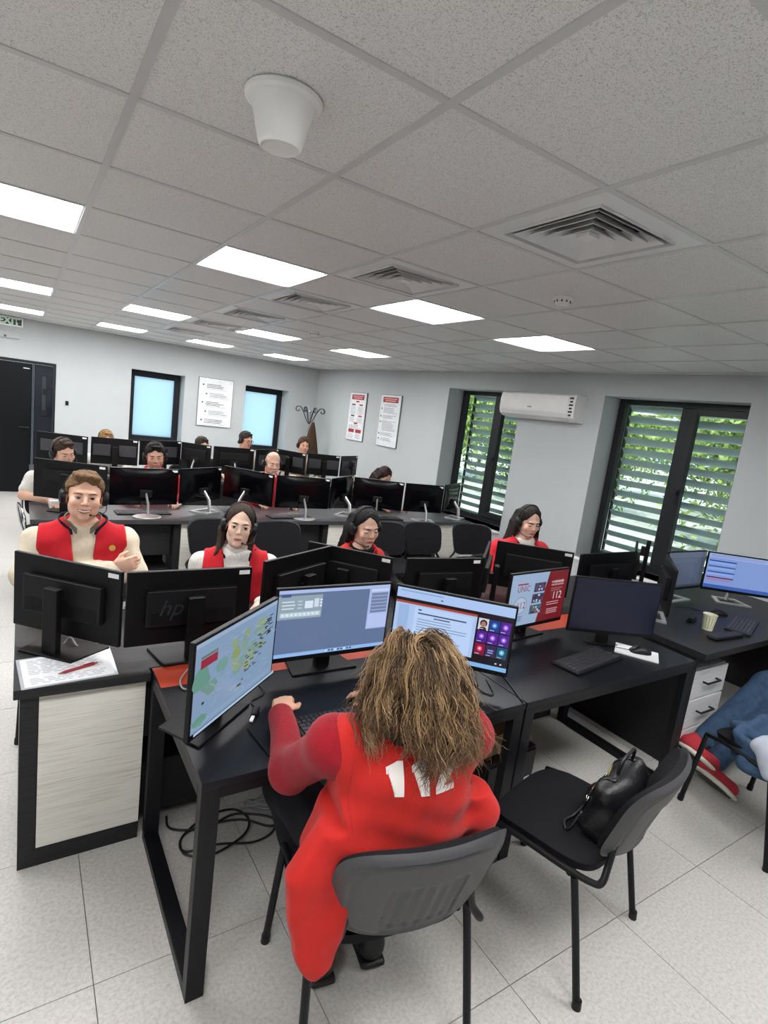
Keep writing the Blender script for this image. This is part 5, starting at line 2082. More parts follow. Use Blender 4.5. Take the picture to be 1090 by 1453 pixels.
def face_parts(t, h, skin, brow='#3a281a', smile=False, lips=None, gaze=(0, 0), eyeopen=1.0, browth=0.0042, browlift=0.0):
    M = h.M()
    body = [c for c in t.children if c.name.startswith('body')][0]
    bm_ = bmesh.new()
    bm_.from_mesh(body.data)
    tree = BVHTree.FromBMesh(bm_)
    bm_.free()

    def srf(x, z, lift=0.0):
        o_ = Vector(h.p(x, 0.25, z))
        r_ = tree.ray_cast(o_, Vector(-h.R[:, 1]))
        if r_[0] is None:
            return (x, 0.09, z)
        q_ = (np.array(r_[0]) - h.c) @ h.R / h.s
        return (x, q_[1] + lift, z)
    lid = tuple(x * 0.86 for x in lin(skin))
    for s in (-1, 1):
        o = link('eye', eye_mesh(lid), t)
        o.matrix_basis = M @ Matrix.Translation((s * 0.0315 / h.w, 0.0755, -0.001)) @ Matrix.Rotation(math.radians(gaze[0]), 4, 'Z') @ Matrix.Rotation(math.radians(gaze[1]), 4, 'X') @ Matrix.Diagonal((1.1 / h.w, 1, eyeopen * 1.08, 1))
        mb = MB()
        pts = [srf(s * x_, z_ + browlift, 0.0005) for x_, z_ in ((0.013, 0.0175), (0.024, 0.0215), (0.038, 0.0225), (0.050, 0.0160))]
        mb.tube(smooth_path(pts, 4), [browth * (0.75 + 0.35 * math.sin(PI * min(1, i / 10))) * (1 if i < 9 else 0.6) for i in range(13)], 6, flat=0.6, M=M)
        mb.build('eyebrow', mat('brow_' + brow[1:], brow, 0.8), t, smooth=True)
    lm = lips or M_lipm
    mb = MB()
    w = 0.031 if smile else 0.024
    up = 0.009 if smile else -0.001
    zu = -0.0625 if smile else -0.0640
    zl = -0.0775 if smile else -0.0705
    us = [-1, -0.75, -0.5, -0.25, 0, 0.25, 0.5, 0.75, 1]

    def row(z0, dz, lift):
        return [srf(w * u, z0 + (-0.0665 + up - z0) * abs(u) ** 1.8 + dz, lift) for u in us]
    rd = [0.0012, 0.0026, 0.0034, 0.0038, 0.0038, 0.0038, 0.0034, 0.0026, 0.0012]
    mb.tube(row(zu, 0, 0.0006), [x * (0.8 if not fem_(h) else 1.0) for x in rd], 6, M=M)
    mb.tube(row(zl, 0, 0.0008), [x * 1.15 for x in rd], 6, M=M)
    mb.build('mouth', lm, t, smooth=True)
    if smile:
        mb = MB()
        mb.tube([srf(w * 0.86 * u, -0.0695 + up * 0.75 * abs(u) ** 1.8, 0.0004) for u in us], [0.001] + [0.0040] * 7 + [0.001], 6, M=M)
        mb.build('teeth', M_teeth, t, smooth=True)


def fem_(h):
    return h.fem


def headset(h, lab, mic=1, sc=1.0):
    t = empty('headset', tuple(h.c), 0, lab, 'headset', None)
    t.rotation_euler = Matrix(h.R.tolist()).to_euler()
    k = h.s * sc
    w = 0.086 * h.w
    pts = [(w * 1.03 * math.cos(a), -0.012, 0.0 + 0.128 * math.sin(a)) for a in [PI * i / 20 for i in range(21)]]
    MB().tube([(x * k, y * k, z * k) for x, y, z in pts], 0.0055, 8, flat=1.6).build('headband', M_plastic, t, smooth=True)
    for s in (-1, 1):
        m_ = Matrix.Translation((s * (w + 0.006) * k, -0.006 * k, -0.012 * k)) @ Matrix.Rotation(PI / 2 * s, 4, 'Y')
        MB().lathe([(0.004, -0.016), (0.034, -0.016), (0.038, -0.008), (0.036, 0.006), (0.026, 0.014), (0.004, 0.015)], 20, M=m_).build('ear_cup', M_plastic, t, smooth=40)
    s = mic
    MB().tube(smooth_path([(s * (w + 0.012) * k, 0.0, -0.03 * k), (s * (w + 0.006) * k, 0.05 * k, -0.068 * k), (s * 0.055 * k, 0.098 * k, -0.085 * k), (s * 0.03 * k, 0.115 * k, -0.082 * k)], 6), 0.0024, 6).build('microphone_boom', M_plastic, t, smooth=True)
    MB().ball((s * 0.027 * k, 0.116 * k, -0.081 * k), 0.006, 8, 6).build('microphone', M_plastic, t, smooth=True)
    return t


def short_hair(t, h, col, front=0.062, quiff=0.0, thick=0.010, side=1.0, m=None):
    P = [h.e((0, -0.016, 0.038), (0.076 + thick, 0.094 + thick, 0.084 + thick * 1.1))]
    if quiff:
        P += [h.cap((-0.045, 0.062, 0.098), (0.035, 0.070, 0.105), 0.020 * quiff, 0.024 * quiff, 0.02),
              h.cap((-0.03, 0.02, 0.118), (0.045, 0.03, 0.112), 0.018 * quiff, 0.02 * quiff, 0.02)]
    P += [h.cap((-0.066, -0.028, -0.01), (-0.052, -0.07, -0.05), 0.020, 0.022), h.cap((0.066, -0.028, -0.01), (0.052, -0.07, -0.05), 0.020, 0.022),
          h.cap((-0.03, -0.085, -0.04), (0.03, -0.085, -0.04), 0.022, 0.022)]

    def face(X, Y, Z):
        q = np.stack(np.broadcast_arrays(X - h.c[0], Y - h.c[1], Z - h.c[2]), -1) @ h.R / h.s
        x, y, z = q[..., 0], q[..., 1], q[..., 2]
        line = np.where(y > 0.03, front - 0.25 * np.abs(x) + 0.006 * np.sin(90 * x + 1.0) - 0.6 * (0.075 - y) * (np.abs(x) > 0.05), front - 0.045 - 1.05 * (0.03 - y) - 0.012)
        line = np.maximum(line, -0.085)
        return (line - z) * 0.8 * h.s

    def nz(X, Y, Z):
        return 0.0022 * np.sin(170 * X + 60 * Z) * np.sin(90 * Y + 130 * Z)
    base = np.array(lin(col))

    def cf(P_):
        n = np.sin(P_[:, 0] * 420 + P_[:, 2] * 90) * np.sin(P_[:, 1] * 260 - P_[:, 2] * 180)
        q = (P_ - h.c) @ h.R / h.s
        low = np.clip((0.03 - q[:, 2]) / 0.08, 0, 1)
        return np.clip(base[None] * (1 + 0.30 * n[:, None]) * (1 - 0.25 * low[:, None]), 0, 1)
    f = h.fine(0.0045)
    o = sdf_obj('hair', P, M_haircap, t, 0.006, 1, cf, k=0.02, cuts=(face,), noise=nz, fine=([f[0]], [f[1]], [f[2]]))
    return o


def locks(t, h, col, paths, r0=0.014, cap=True, front=0.070, thick=0.006, part=0.0, name='hair'):
    """Long hair: a cap over the skull plus many tapering locks; one mesh."""
    P = [h.e((0, -0.016, 0.038), (0.076 + thick, 0.094 + thick, 0.084 + thick))]

    def face(X, Y, Z):
        q = np.stack(np.broadcast_arrays(X - h.c[0], Y - h.c[1], Z - h.c[2]), -1) @ h.R / h.s
        x, y, z = q[..., 0], q[..., 1], q[..., 2]
        xx = np.abs(x - part)
        a = front + 0.006 - 0.50 * xx - 9.0 * xx * xx - 0.30 * np.maximum(0, 0.085 - y)
        line = np.where(y > 0.015, a, -0.2)
        return (line - z) * 0.8 * h.s
    base = np.array(lin(col))
    f = h.fine(0.0055)
    for pts, ra, rb in paths:
        pts = [h.p(*p) if not isinstance(p, np.ndarray) else p for p in pts]
        for a, b, k in zip(pts[:-1], pts[1:], range(len(pts))):
            n = len(pts) - 1
            P.append(('cap', a, b, ra + (rb - ra) * k / n, ra + (rb - ra) * (k + 1) / n, {'k': 0.008}))

    def cf(P_):
        n = np.sin(P_[:, 0] * 300) * np.sin(P_[:, 1] * 280 + 1) + 0.6 * np.sin(P_[:, 0] * 620 + P_[:, 1] * 500)
        return np.clip(base[None] * (1 + 0.35 * n[:, None]), 0, 1)

    def nz(X, Y, Z):
        return 0.0016 * np.sin(420 * X + 10 * Z) + 0.0016 * np.sin(380 * Y + 12 * Z)
    return sdf_obj(name, P, M_haircap, t, 0.006, 1, cf, k=0.02, cuts=(face,), noise=nz)


def person(lab, loc, rotz, head, skin='#d3a188', fem=False, g=1.0, shirt=None, vest=None, pose='typing', lean=(0, 0.04),
           collar=None, h=0.012, arms=None, hands=True, sleeve='long', fineface=0.0046, vneck=True, vsplit=0.035, legs=True, hand_h=0.0065, stubble=0, vestmat=None,
           jacket=None, legj=None, trousers=None, shoes=None):
    """Seated figure, facing local +y, feet on the floor at z = 0. head is a Head in local coordinates."""
    t = empty('person', loc, rotz, lab, 'person')
    nb = V3(head.c[0] * 0.75 - 0.0, head.c[1] - 0.035, head.c[2] - 0.165 * head.s)
    hip = V3(0, 0, 0.55)
    chest = V3(nb[0] * 0.8, nb[1] * 0.75 + 0.0, nb[2] - 0.19)
    sw = (0.175 if fem else 0.205) * g
    shl, shr = chest + V3(-sw, 0.0, 0.105), chest + V3(sw, 0.0, 0.105)
    if arms is None:
        arms = {'el_l': V3(-0.27, 0.16, 0.80), 'wr_l': V3(-0.15, 0.40, 0.785), 'el_r': V3(0.27, 0.16, 0.80), 'wr_r': V3(0.15, 0.40, 0.785)}
    T = torso_prims(hip, chest, nb, shl, shr, fem, g)
    ra = 0.88 if fem else 1.0
    A = []
    for s in ('l', 'r'):
        sh = shl if s == 'l' else shr
        A += [('cap', sh, arms['el_' + s], 0.050 * ra * g, 0.041 * ra * g), ('cap', arms['el_' + s], arms['wr_' + s], 0.040 * ra * g, 0.028 * ra)]
    Hn = []
    fx, fy, fz = [list(x) for x in zip(head.fine(fineface))] if False else ([head.fine(fineface)[0]], [head.fine(fineface)[1]], [head.fine(fineface)[2]])
    if hands:
        for s in ('l', 'r'):
            w = arms['wr_' + s]
            d = arms.get('d_' + s, V3(0, 1, -0.08))
            n = arms.get('n_' + s, V3(0, -0.08, -1))
            th = arms.get('t_' + s, V3(1 if s == 'l' else -1, 0, 0))
            Hn += hand_prims(w + unit(d) * 0.012, d, n, th, arms.get('curl', 0.32), 0.9 if fem else 1.0)
            c = w + unit(d) * 0.07
            for i, q in enumerate((fx, fy, fz)):
                q.append((c[i] - 0.10, c[i] + 0.10, hand_h))
    L = []
    if legs:
        legj = legj or {s: ((s * 0.095, 0.0, 0.535), (s * 0.12, 0.42, 0.535), (s * 0.125, 0.40, 0.12), (s * 0.125, 0.37, 0.06), (s * 0.137, 0.54, 0.042)) for s in (-1, 1)}
        for s in (-1, 1):
            a, b, c, d_, e_ = legj[s]
            L += [('cap', a, b, 0.088 * g, 0.060), ('cap', b, c, 0.058, 0.042), ('cap', d_, e_, 0.036, 0.030)]
    sdf_obj('body', head.prims() + head.neck(nb) + T + A + Hn + L, M_skin, t, h, 2, face_colour(head, skin, stubble=stubble),
            k=0.022, fine=(fx, fy, fz), cuts=(head.sockets(),))
    hb = max(0.009, h * 0.8)
    if legs:
        sdf_obj('trousers', [T[0]] + [p for i, p in enumerate(L) if i % 3 < 2], trousers or M_trouser, t, 0.014, 2, k=0.03, off=0.012, noise=wrinkle(0.003, 0.8, 3))
        for s in (-1, 1):
            _, kn, an, he, to = [V3(*x) for x in legj[s]]
            fd = unit(to - he)
            up = unit(kn - an)
            up = unit(up - fd * (up @ fd))
            M_ = np.stack([np.cross(fd, up), fd, up], 1)
            ctr = (he + to) / 2 - up * 0.036
            sh_up, sh_sole = (shoes or (M_shoe, M_shoe))
            o = sdf_obj('shoe', [('cap', he, to, 0.043, 0.035), ('cap', he, an, 0.042, 0.046)], sh_up, t, 0.012, 1, k=0.02, off=0.002)
            sdf_obj('sole', [('ell', ctr, (0.050, 0.140, 0.024), M_)], sh_sole, o, 0.008, 1, k=0.01, cuts=(lambda X, Y, Z: np.maximum(-((X - ctr[0]) * up[0] + (Y - ctr[1]) * up[1] + (Z - ctr[2]) * up[2]) - 0.012, 0 * X + 0 * Y + 0 * Z - 1),))
            sdf_obj('outsole', [('ell', ctr - up * 0.008, (0.040, 0.128, 0.010), M_)], mat('dark_rubber', '#3a362e', 0.7), o, 0.008, 1, k=0.01)
    nk = nb + V3(0, 0, 0.055)

    def neckcut(X, Y, Z):
        return 0.0 * X + 0.0 * Y + (Z - (nb[2] + 0.035 + 0.0 * Y - 0.35 * (Y - nb[1])))
    if shirt is not None:
        sl = A if sleeve == 'long' else [('cap', A[0][1], A[0][1] + (np.array(A[0][2]) - A[0][1]) * 0.62, A[0][3] + 0.012, A[0][4] + 0.014), ('cap', A[2][1], A[2][1] + (np.array(A[2][2]) - A[2][1]) * 0.62, A[2][3] + 0.012, A[2][4] + 0.014)]
        sdf_obj('shirt', T + sl, shirt, t, hb, 2, k=0.03, off=0.010, cuts=(neckcut,), noise=wrinkle(0.0035, 1.0, 1))
    if vest is not None or jacket is not None:
        def vcut(X, Y, Z):
            yy = Y - chest[1] - 0.0
            half = vsplit + np.maximum(0, (Z - (chest[2] - 0.16)) * 0.11)
            return np.minimum(yy - 0.02, (half - np.abs(X - chest[0])))

        def hem(X, Y, Z):
            return 0.54 - Z + 0 * X + 0 * Y

        def armh(X, Y, Z):
            return np.abs(X - chest[0]) - (sw + 0.012 - 0.10 * np.abs(Z - chest[2] - 0.02)) + 0 * Y
        cuts = [neckcut, hem, armh]
        if vneck:
            cuts.append(vcut)
        if jacket is not None:
            cuts = [neckcut, hem, vcut]
            sdf_obj('jacket', T + A, jacket, t, hb, 2, k=0.03, off=0.022, cuts=cuts, noise=wrinkle(0.004, 0.9, 2))
        else:
            sdf_obj('vest', T, vestmat or M_red, t, hb, 2, k=0.03, off=0.026, cuts=cuts, noise=wrinkle(0.003, 0.9, 2))
    if collar:
        # standing collar: an open band round the neck
        for nm, m_, r0, r1, z0, z1, gap in collar:
            N = 26
            v, f = [], []
            for i in range(N + 1):
                a = math.radians(90 + gap + (360 - 2 * gap) * i / N)
                tp = min(1.0, (0.50 + min(i, N - i) / (N * 0.16))) if gap else 1.0
                z1_, z0_ = z0 + 0.012 + (z1 - z0 - 0.012) * tp, z0 + 0.02 * (1 - tp)
                for rr_, zz in ((r0, z0_), (r0 + 0.006, z0_), (r0 + (r1 - r0) * tp + 0.006, z1_), (r0 + (r1 - r0) * tp, z1_)):
                    dz_ = 0.02 * math.sin(a) * -1
                    v.append((nb[0] + rr_ * math.cos(a) * 1.05, nb[1] + rr_ * math.sin(a), nb[2] + zz + dz_))
            for i in range(N):
                for q in range(4):
                    f.append((i * 4 + q, i * 4 + (q + 1) % 4, i * 4 + 4 + (q + 1) % 4, i * 4 + 4 + q))
            f += [(0, 3, 2, 1), (N * 4, N * 4 + 1, N * 4 + 2, N * 4 + 3)]
            MB().add(v, f).build(nm, m_, t, smooth=50)
    return t


def to_world(t, h):
    """The head of a person in world coordinates (for the headset, which is a thing of its own)."""
    M = Matrix.Translation(t.location) @ Matrix.Rotation(t.rotation_euler.z, 4, 'Z')
    w = Head((0, 0, 0), 0, 0, 0, h.s, h.fem, h.w)
    w.c = np.array(M @ Vector(h.c))
    w.R = np.array(M.to_3x3()) @ h.R
    return w


def seat_at(head_world, rotz, head_local):
    """Root location that puts a local head centre at a world point."""
    c = Matrix.Rotation(rotz, 3, 'Z') @ Vector(head_local)
    return (head_world[0] - c.x, head_world[1] - c.y, 0)

# ------------------------------------------------------------------ the people in the rows
LOWC = 0.0


def seated(lab, hw, theta, hl, hyaw=0, pitch=0, roll=0, sc=1.0, fem=False, rnd_=1.0, chairlab=None, **kw):
    rz = math.radians(theta)
    h = Head(hl, hyaw, pitch, roll, sc, fem, rnd_)
    loc = seat_at(hw, rz, hl)
    t = person(lab, loc, rz, h, fem=fem, **kw)
    if chairlab:
        chair((loc[0] - math.sin(rz) * -0.0, loc[1], 0), rz, chairlab)
    return t, h


def arms_of(elx=0.27, ely=0.14, elz=0.78, wx=0.15, wy=0.38, wz=0.80, curl=0.3):
    return {'el_l': V3(-elx, ely, elz), 'wr_l': V3(-wx, wy, wz), 'el_r': V3(elx, ely, elz), 'wr_r': V3(wx, wy, wz), 'curl': curl}


# the smiling man with crossed arms
crossed = {'el_l': V3(-0.262, 0.15, 0.835), 'wr_l': V3(0.06, 0.315, 0.875), 'el_r': V3(0.262, 0.13, 0.84), 'wr_r': V3(-0.125, 0.225, 0.893),
           'd_l': V3(0.95, -0.1, 0.10), 'n_l': V3(-0.1, -0.6, -0.75), 't_l': V3(0.05, -0.5, 0.85),
           'd_r': V3(-0.9, 0.15, 0.28), 'n_r': V3(-0.2, -0.9, 0.0), 't_r': V3(0.2, 0, 1), 'curl': 0.6}
t, h = seated('man smiling at the camera, arms crossed, red vest over beige sweater', (0.040, 1.36, 1.245), 178, (0.0, 0.10, 1.245), 0, 2, -3,
              0.985, False, 1.09, 'black chair under the smiling man in the red vest', skin='#dfb29a', shirt=M_beige, vest=M_red, arms=crossed,
              g=0.99, h=0.011, stubble=0.25, vsplit=0.022,
              collar=[('shirt_collar', M_greycollar, 0.070, 0.078, -0.02, 0.045, 22), ('vest_collar', M_navy, 0.086, 0.104, -0.025, 0.040, 32)])
face_parts(t, h, '#dfb29a', '#5a4029', True, M_lipm, (0, 0), 0.80)
short_hair(t, h, '#6b5138', 0.076, 0.85, 0.008)
headset(to_world(t, h), 'black call headset on the smiling man', -1)
MB().lathe([(0.002, 0), (0.014, 0), (0.015, 0.002), (0.002, 0.003)], 20, M=Matrix.Translation((-0.125, 0.238, 1.005)) @ Matrix.Rotation(-PI / 2 + 0.15, 4, 'X')).build('vest_badge', mat('gold_embroidery', '#c9a24a', 0.6), t)

# woman with white sleeves
t, h = seated('woman staring at the camera, long brown hair, red vest over white sweater', (0.765, 1.09, 1.155), 166, (0.0, 0.13, 1.155), -3, 3, -6,
              0.95, True, 0.97, 'black chair under the woman in white sleeves', skin='#e3bfab', shirt=M_cream, vest=M_red,
              arms=arms_of(0.24, 0.12, 0.74, 0.12, 0.34, 0.79), h=0.011, vsplit=0.035,
              collar=[('sweater_collar', M_cream, 0.056, 0.056, -0.03, 0.050, 0), ('vest_collar', M_navy, 0.078, 0.096, -0.03, 0.030, 45)])
face_parts(t, h, '#e3bfab', '#2a1c14', False, M_lip, (0, 2), 0.85, browth=0.0046)
LK = []
for s in (-1, 1):
    for i in range(7):
        a = i / 6
        LK.append((((s * 0.060, -0.02 - 0.06 * a, 0.06 - 0.02 * a), (s * (0.080 + 0.003 * i), -0.03 - 0.05 * a, -0.05), (s * (0.082 + 0.01 * a), -0.02 - 0.045 * a, -0.13), (s * (0.105 + 0.02 * a), 0.03 - 0.06 * a, -0.22), (s * (0.095 + 0.03 * a), 0.08 - 0.08 * a, -0.32)), 0.016, 0.007))
for i in range(6):
    x = -0.06 + 0.024 * i
    LK.append((((x, -0.09, 0.04), (x * 1.2, -0.115, -0.06), (x * 1.3, -0.115, -0.17), (x * 1.3, -0.115, -0.28)), 0.018, 0.010))
locks(t, h, '#2f2119', LK, front=0.092)
headset(to_world(t, h), 'black call headset on the woman in white sleeves', -1)

# black haired woman
t, h = seated('black haired woman looking down at her screen, red vest over black top', (1.565, 1.08, 1.15), 180, (0.0, 0.14, 1.15), -4, -12, 4,
              0.97, True, 1.0, 'black chair under the black haired woman', skin='#dbb09b', shirt=M_blackcloth, vest=M_redvest, vestmat=M_redvest,
              arms=arms_of(0.26, 0.12, 0.76, 0.13, 0.42, 0.83), h=0.011, vsplit=0.045,
              collar=[('vest_collar', M_redvest, 0.072, 0.092, -0.04, 0.035, 42)])
face_parts(t, h, '#dbb09b', '#1c1412', False, M_lip, (0, -12), 0.6)
LK = []
for s in (-1, 1):
    for i in range(7):
        a = i / 6
        LK.append((((s * 0.055, -0.01 - 0.07 * a, 0.07 - 0.02 * a), (s * 0.088, -0.03 - 0.05 * a, -0.03), (s * (0.094 + 0.01 * a), -0.045 - 0.05 * a, -0.12), (s * (0.10 + 0.02 * a), -0.06 - 0.05 * a, -0.21), (s * (0.10 + 0.02 * a), -0.08 - 0.05 * a, -0.30)), 0.019, 0.011))
for i in range(7):
    x = -0.066 + 0.022 * i
    LK.append((((x, -0.09, 0.04), (x * 1.2, -0.12, -0.06), (x * 1.35, -0.125, -0.18), (x * 1.35, -0.135, -0.30)), 0.02, 0.012))
locks(t, h, '#120f10', LK, front=0.090, part=0.012)
headset(to_world(t, h), 'grey banded headset on the black haired woman', 1)

# woman by the near window
t, h = seated('dark haired woman in a red jacket before the white wall between windows', (2.985, 1.05, 1.20), 166, (0.0, 0.13, 1.20), -4, -14, 3,
              0.97, True, 1.0, 'black chair under the woman between the windows', skin='#dcb29e', shirt=M_cream, jacket=M_red,
              arms=arms_of(0.26, 0.12, 0.76, 0.13, 0.38, 0.79), h=0.012, vsplit=0.04,
              collar=[('jacket_collar', M_red, 0.072, 0.094, -0.04, 0.035, 45)])
face_parts(t, h, '#dcb29e', '#241a16', False, M_lip, (0, -12), 0.55)
LK = []
for s in (-1, 1):
    for i in range(7):
        a = i / 6
        LK.append((((s * 0.055, 0.01 - 0.09 * a, 0.075 - 0.02 * a), (s * 0.090, 0.0 - 0.08 * a, -0.03), (s * (0.098 + 0.01 * a), 0.0 - 0.07 * a, -0.12), (s * (0.115 + 0.03 * a), 0.0 - 0.06 * a, -0.20), (s * (0.13 + 0.04 * a), 0.02 - 0.07 * a, -0.29)), 0.018, 0.010))
for i in range(7):
    x = -0.066 + 0.022 * i
    LK.append((((x, -0.09, 0.04), (x * 1.2, -0.12, -0.06), (x * 1.35, -0.125, -0.18), (x * 1.35, -0.135, -0.30)), 0.02, 0.012))
locks(t, h, '#1d1614', LK, front=0.092)
headset(to_world(t, h), 'black call headset on the woman between the windows', 1)

# third row
t, h = seated('man in a white short sleeved shirt behind the left monitor', (0.078, 3.80, 1.175), 196, (0.0, 0.12, 1.175), 8, -14, 6,
              1.0, False, 1.02, None, skin='#d3a78f', shirt=M_cream, sleeve='short', arms=arms_of(0.30, 0.12, 0.80, 0.17, 0.36, 0.79),
              h=0.013, stubble=0.3, fineface=0.0055, hand_h=0.009)
face_parts(t, h, '#d3a78f', '#3d2b20', False, M_lipm, (0, -14), 0.5)
short_hair(t, h, '#3f3026', 0.066, 0.5, 0.007)
headset(to_world(t, h), 'black call headset on the man in the white shirt', -1)
WM = t.location.copy()
t2 = empty('cantilever_chair', (WM.x, WM.y, 0), math.radians(185), 'chrome framed cantilever chair under the man in the white shirt', 'chair')
shell_solid(16, 14, lambda u, w: (0.225 * u, 0.205 * w, 0.462 - 0.025 * max(0, w) ** 3), lambda u, w: (0.225 * u, 0.205 * w, 0.425 - 0.025 * max(0, w) ** 3)).build('seat', M_fabric, t2, smooth=60)
shell_solid(16, 14, lambda u, w: (0.225 * u, -0.245 + 0.03 * u * u - 0.04 * w, 0.70 + 0.17 * w), lambda u, w: (0.225 * u, -0.28 + 0.03 * u * u - 0.04 * w, 0.70 + 0.17 * w)).build('backrest', M_fabric, t2, smooth=60)
for s in (-1, 1):
    MB().tube(smooth_path([(0, -0.24, 0.012), (s * 0.2, -0.24, 0.012), (s * 0.245, -0.20, 0.012), (s * 0.245, 0.20, 0.012), (s * 0.245, 0.245, 0.05), (s * 0.245, 0.235, 0.40), (s * 0.245, 0.19, 0.435), (s * 0.245, -0.22, 0.445), (s * 0.24, -0.285, 0.50), (s * 0.235, -0.31, 0.84)], 6), 0.011, 8).build('tube_frame', M_chrome, t2, smooth=50)
    MB().tube(smooth_path([(s * 0.25, -0.27, 0.46), (s * 0.275, -0.25, 0.62), (s * 0.275, -0.15, 0.66), (s * 0.275, 0.12, 0.66), (s * 0.262, 0.20, 0.60), (s * 0.25, 0.235, 0.42)], 6), 0.010, 8).build('armrest', M_chrome, t2, smooth=50)

t, h = seated('man with short black hair in a red jacket behind the third row', (0.848, 3.88, 1.19), 174, (0.0, 0.12, 1.19), -2, -12, 4,
              1.02, False, 1.05, 'black chair under the man with short black hair', skin='#cfa08a', shirt=M_red, arms=arms_of(0.28, 0.12, 0.80, 0.17, 0.36, 0.79),
              h=0.013, stubble=0.55, fineface=0.0055, hand_h=0.009, collar=[('collar', M_red, 0.070, 0.085, -0.03, 0.035, 35)])
face_parts(t, h, '#cfa08a', '#17110e', False, M_lipm, (0, -14), 0.55, browth=0.005)
short_hair(t, h, '#14110f', 0.066, 0.4, 0.008)
headset(to_world(t, h), 'black call headset on the man with short black hair', 1)

t, h = seated('bald man in a red jacket behind the third row monitors', (2.035, 3.87, 1.195), 178, (0.0, 0.12, 1.195), 0, -10, 0,
              1.02, False, 1.02, 'black chair under the bald man', skin='#d9ae98', shirt=M_red, arms=arms_of(0.28, 0.12, 0.80, 0.17, 0.36, 0.79),
              h=0.013, stubble=0.35, fineface=0.0055, hand_h=0.009, collar=[('collar', M_red, 0.070, 0.085, -0.03, 0.035, 35)])
face_parts(t, h, '#d9ae98', '#6d5344', False, M_lipm, (0, -12), 0.55)
headset(to_world(t, h), 'thin banded headset on the bald man', 1)

t, h = seated('long haired woman bending down, only hair and forehead above the monitors', (3.43, 3.78, 1.13), 186, (0.0, 0.20, 1.13), 0, -30, 0,
              0.97, True, 1.0, 'black chair under the long haired woman bending down', skin='#c99880', shirt=M_blackcloth, arms=arms_of(0.26, 0.14, 0.78, 0.13, 0.40, 0.79),
              h=0.015, fineface=0.007, hand_h=0.01)
face_parts(t, h, '#c99880', '#241a16', False, M_lipm, (0, -15), 0.5)
locks(t, h, '#2b1a19', LK, front=0.078)

# last row
for lab, hw, th, hl, pitch, roll, hc, skin, shirt, hl2, nm in (
        ('blond person mostly hidden behind the last row, only forehead showing', (0.65, 5.92, 1.112), 190, (0, 0.12, 1.112), -10, 0, '#8a6a42', '#d9ab90', M_cream, 'thin headset on the half hidden blond person', 'the half hidden blond person'),
        ('dark haired person whose eyes just show above the last row', (1.82, 5.90, 1.135), 196, (0, 0.12, 1.135), -8, 0, '#2b211b', '#d0a088', M_blackcloth, None, 'the person whose eyes just show'),
        ('man in glasses looking sideways before the frosted window', (2.43, 5.92, 1.262), 204, (0, 0.10, 1.262), -8, 0, '#2a221d', '#c8977e', M_beige, 'black headset on the man in glasses', 'the man in glasses'),
        ('young man sitting before the brown coat in the corner', (3.34, 5.95, 1.262), 172, (0, 0.10, 1.262), -6, 0, '#4a3423', '#d3a188', M_beige, 'black headset on the young man before the coat', 'the young man before the coat')):
    t, h = seated(lab, hw, th, hl, 0, pitch, roll, 1.0, False, 1.0, 'black chair under ' + nm, skin=skin, shirt=shirt,
                  arms=arms_of(0.27, 0.14, 0.78, 0.15, 0.38, 0.79), h=0.016, fineface=0.007, hand_h=0.01, stubble=0.2)
    face_parts(t, h, skin, hc, False, M_lipm, (0, -8), 0.6)
    short_hair(t, h, hc, 0.064, 0.4, 0.009)
    if hl2:
        headset(to_world(t, h), hl2, -1)
    if 'glasses' in lab:
        mb = MB()
        for s in (-1, 1):
            mb.tube([(s * 0.033 + 0.024 * math.cos(a), 0.098, -0.002 + 0.018 * math.sin(a)) for a in [2 * PI * k / 16 for k in range(16)]], 0.0022, 5, closed=True, M=h.M())
            mb.tube([(s * 0.056, 0.096, 0.0), (s * 0.082, 0.06, 0.004), (s * 0.084, 0.0, 0.002)], 0.0022, 5, M=h.M())
        mb.tube([(-0.01, 0.099, 0.0), (0.01, 0.099, 0.0)], 0.0022, 5, M=h.M())
        g = mb.build('spectacles', M_plastic, None, smooth=True)
        g.parent = t

# ------------------------------------------------------------------ seated person cut by the right edge: jeans and red sneakers
lj = {-1: ((-0.09, 0.0, 0.53), (0.06, 0.43, 0.49), (0.19, 0.87, 0.115), (0.215, 0.945, 0.085), (0.055, 0.965, 0.06)),
      1: ((0.09, 0.0, 0.53), (0.18, 0.42, 0.52), (0.31, 0.83, 0.175), (0.345, 0.905, 0.15), (0.185, 0.925, 0.125))}
hj = Head((0, 0.05, 1.24), 0, -10)
t = person('person in blue jeans and red sneakers, cut off by the right edge', (4.05, -0.62, 0), math.radians(93), hj, shirt=M_blackcloth,
           arms=arms_of(0.24, 0.10, 0.78, 0.12, 0.30, 0.66),
           legj=lj, trousers=M_jeans, shoes=(mat('red_canvas', '#a3202c', 0.8, var=0.1), mat('white_rubber', '#c9c6b8', 0.6)), h=0.013, fineface=0.007, hand_h=0.01)
face_parts(t, hj, '#d3a188')
short_hair(t, hj, '#3a2b20')
chair((4.05, -0.62, 0), math.radians(93), 'black chair under the person in jeans at the right edge')

# denim jacket with a grey lining lying over the right hand chair
t = empty('denim_jacket', (2.90, -0.80, 0), 0, 'blue denim jacket with grey lining draped over the right edge chair', 'jacket')


def jw(p):
    return (p[0] - 2.90, p[1] + 0.80, p[2])


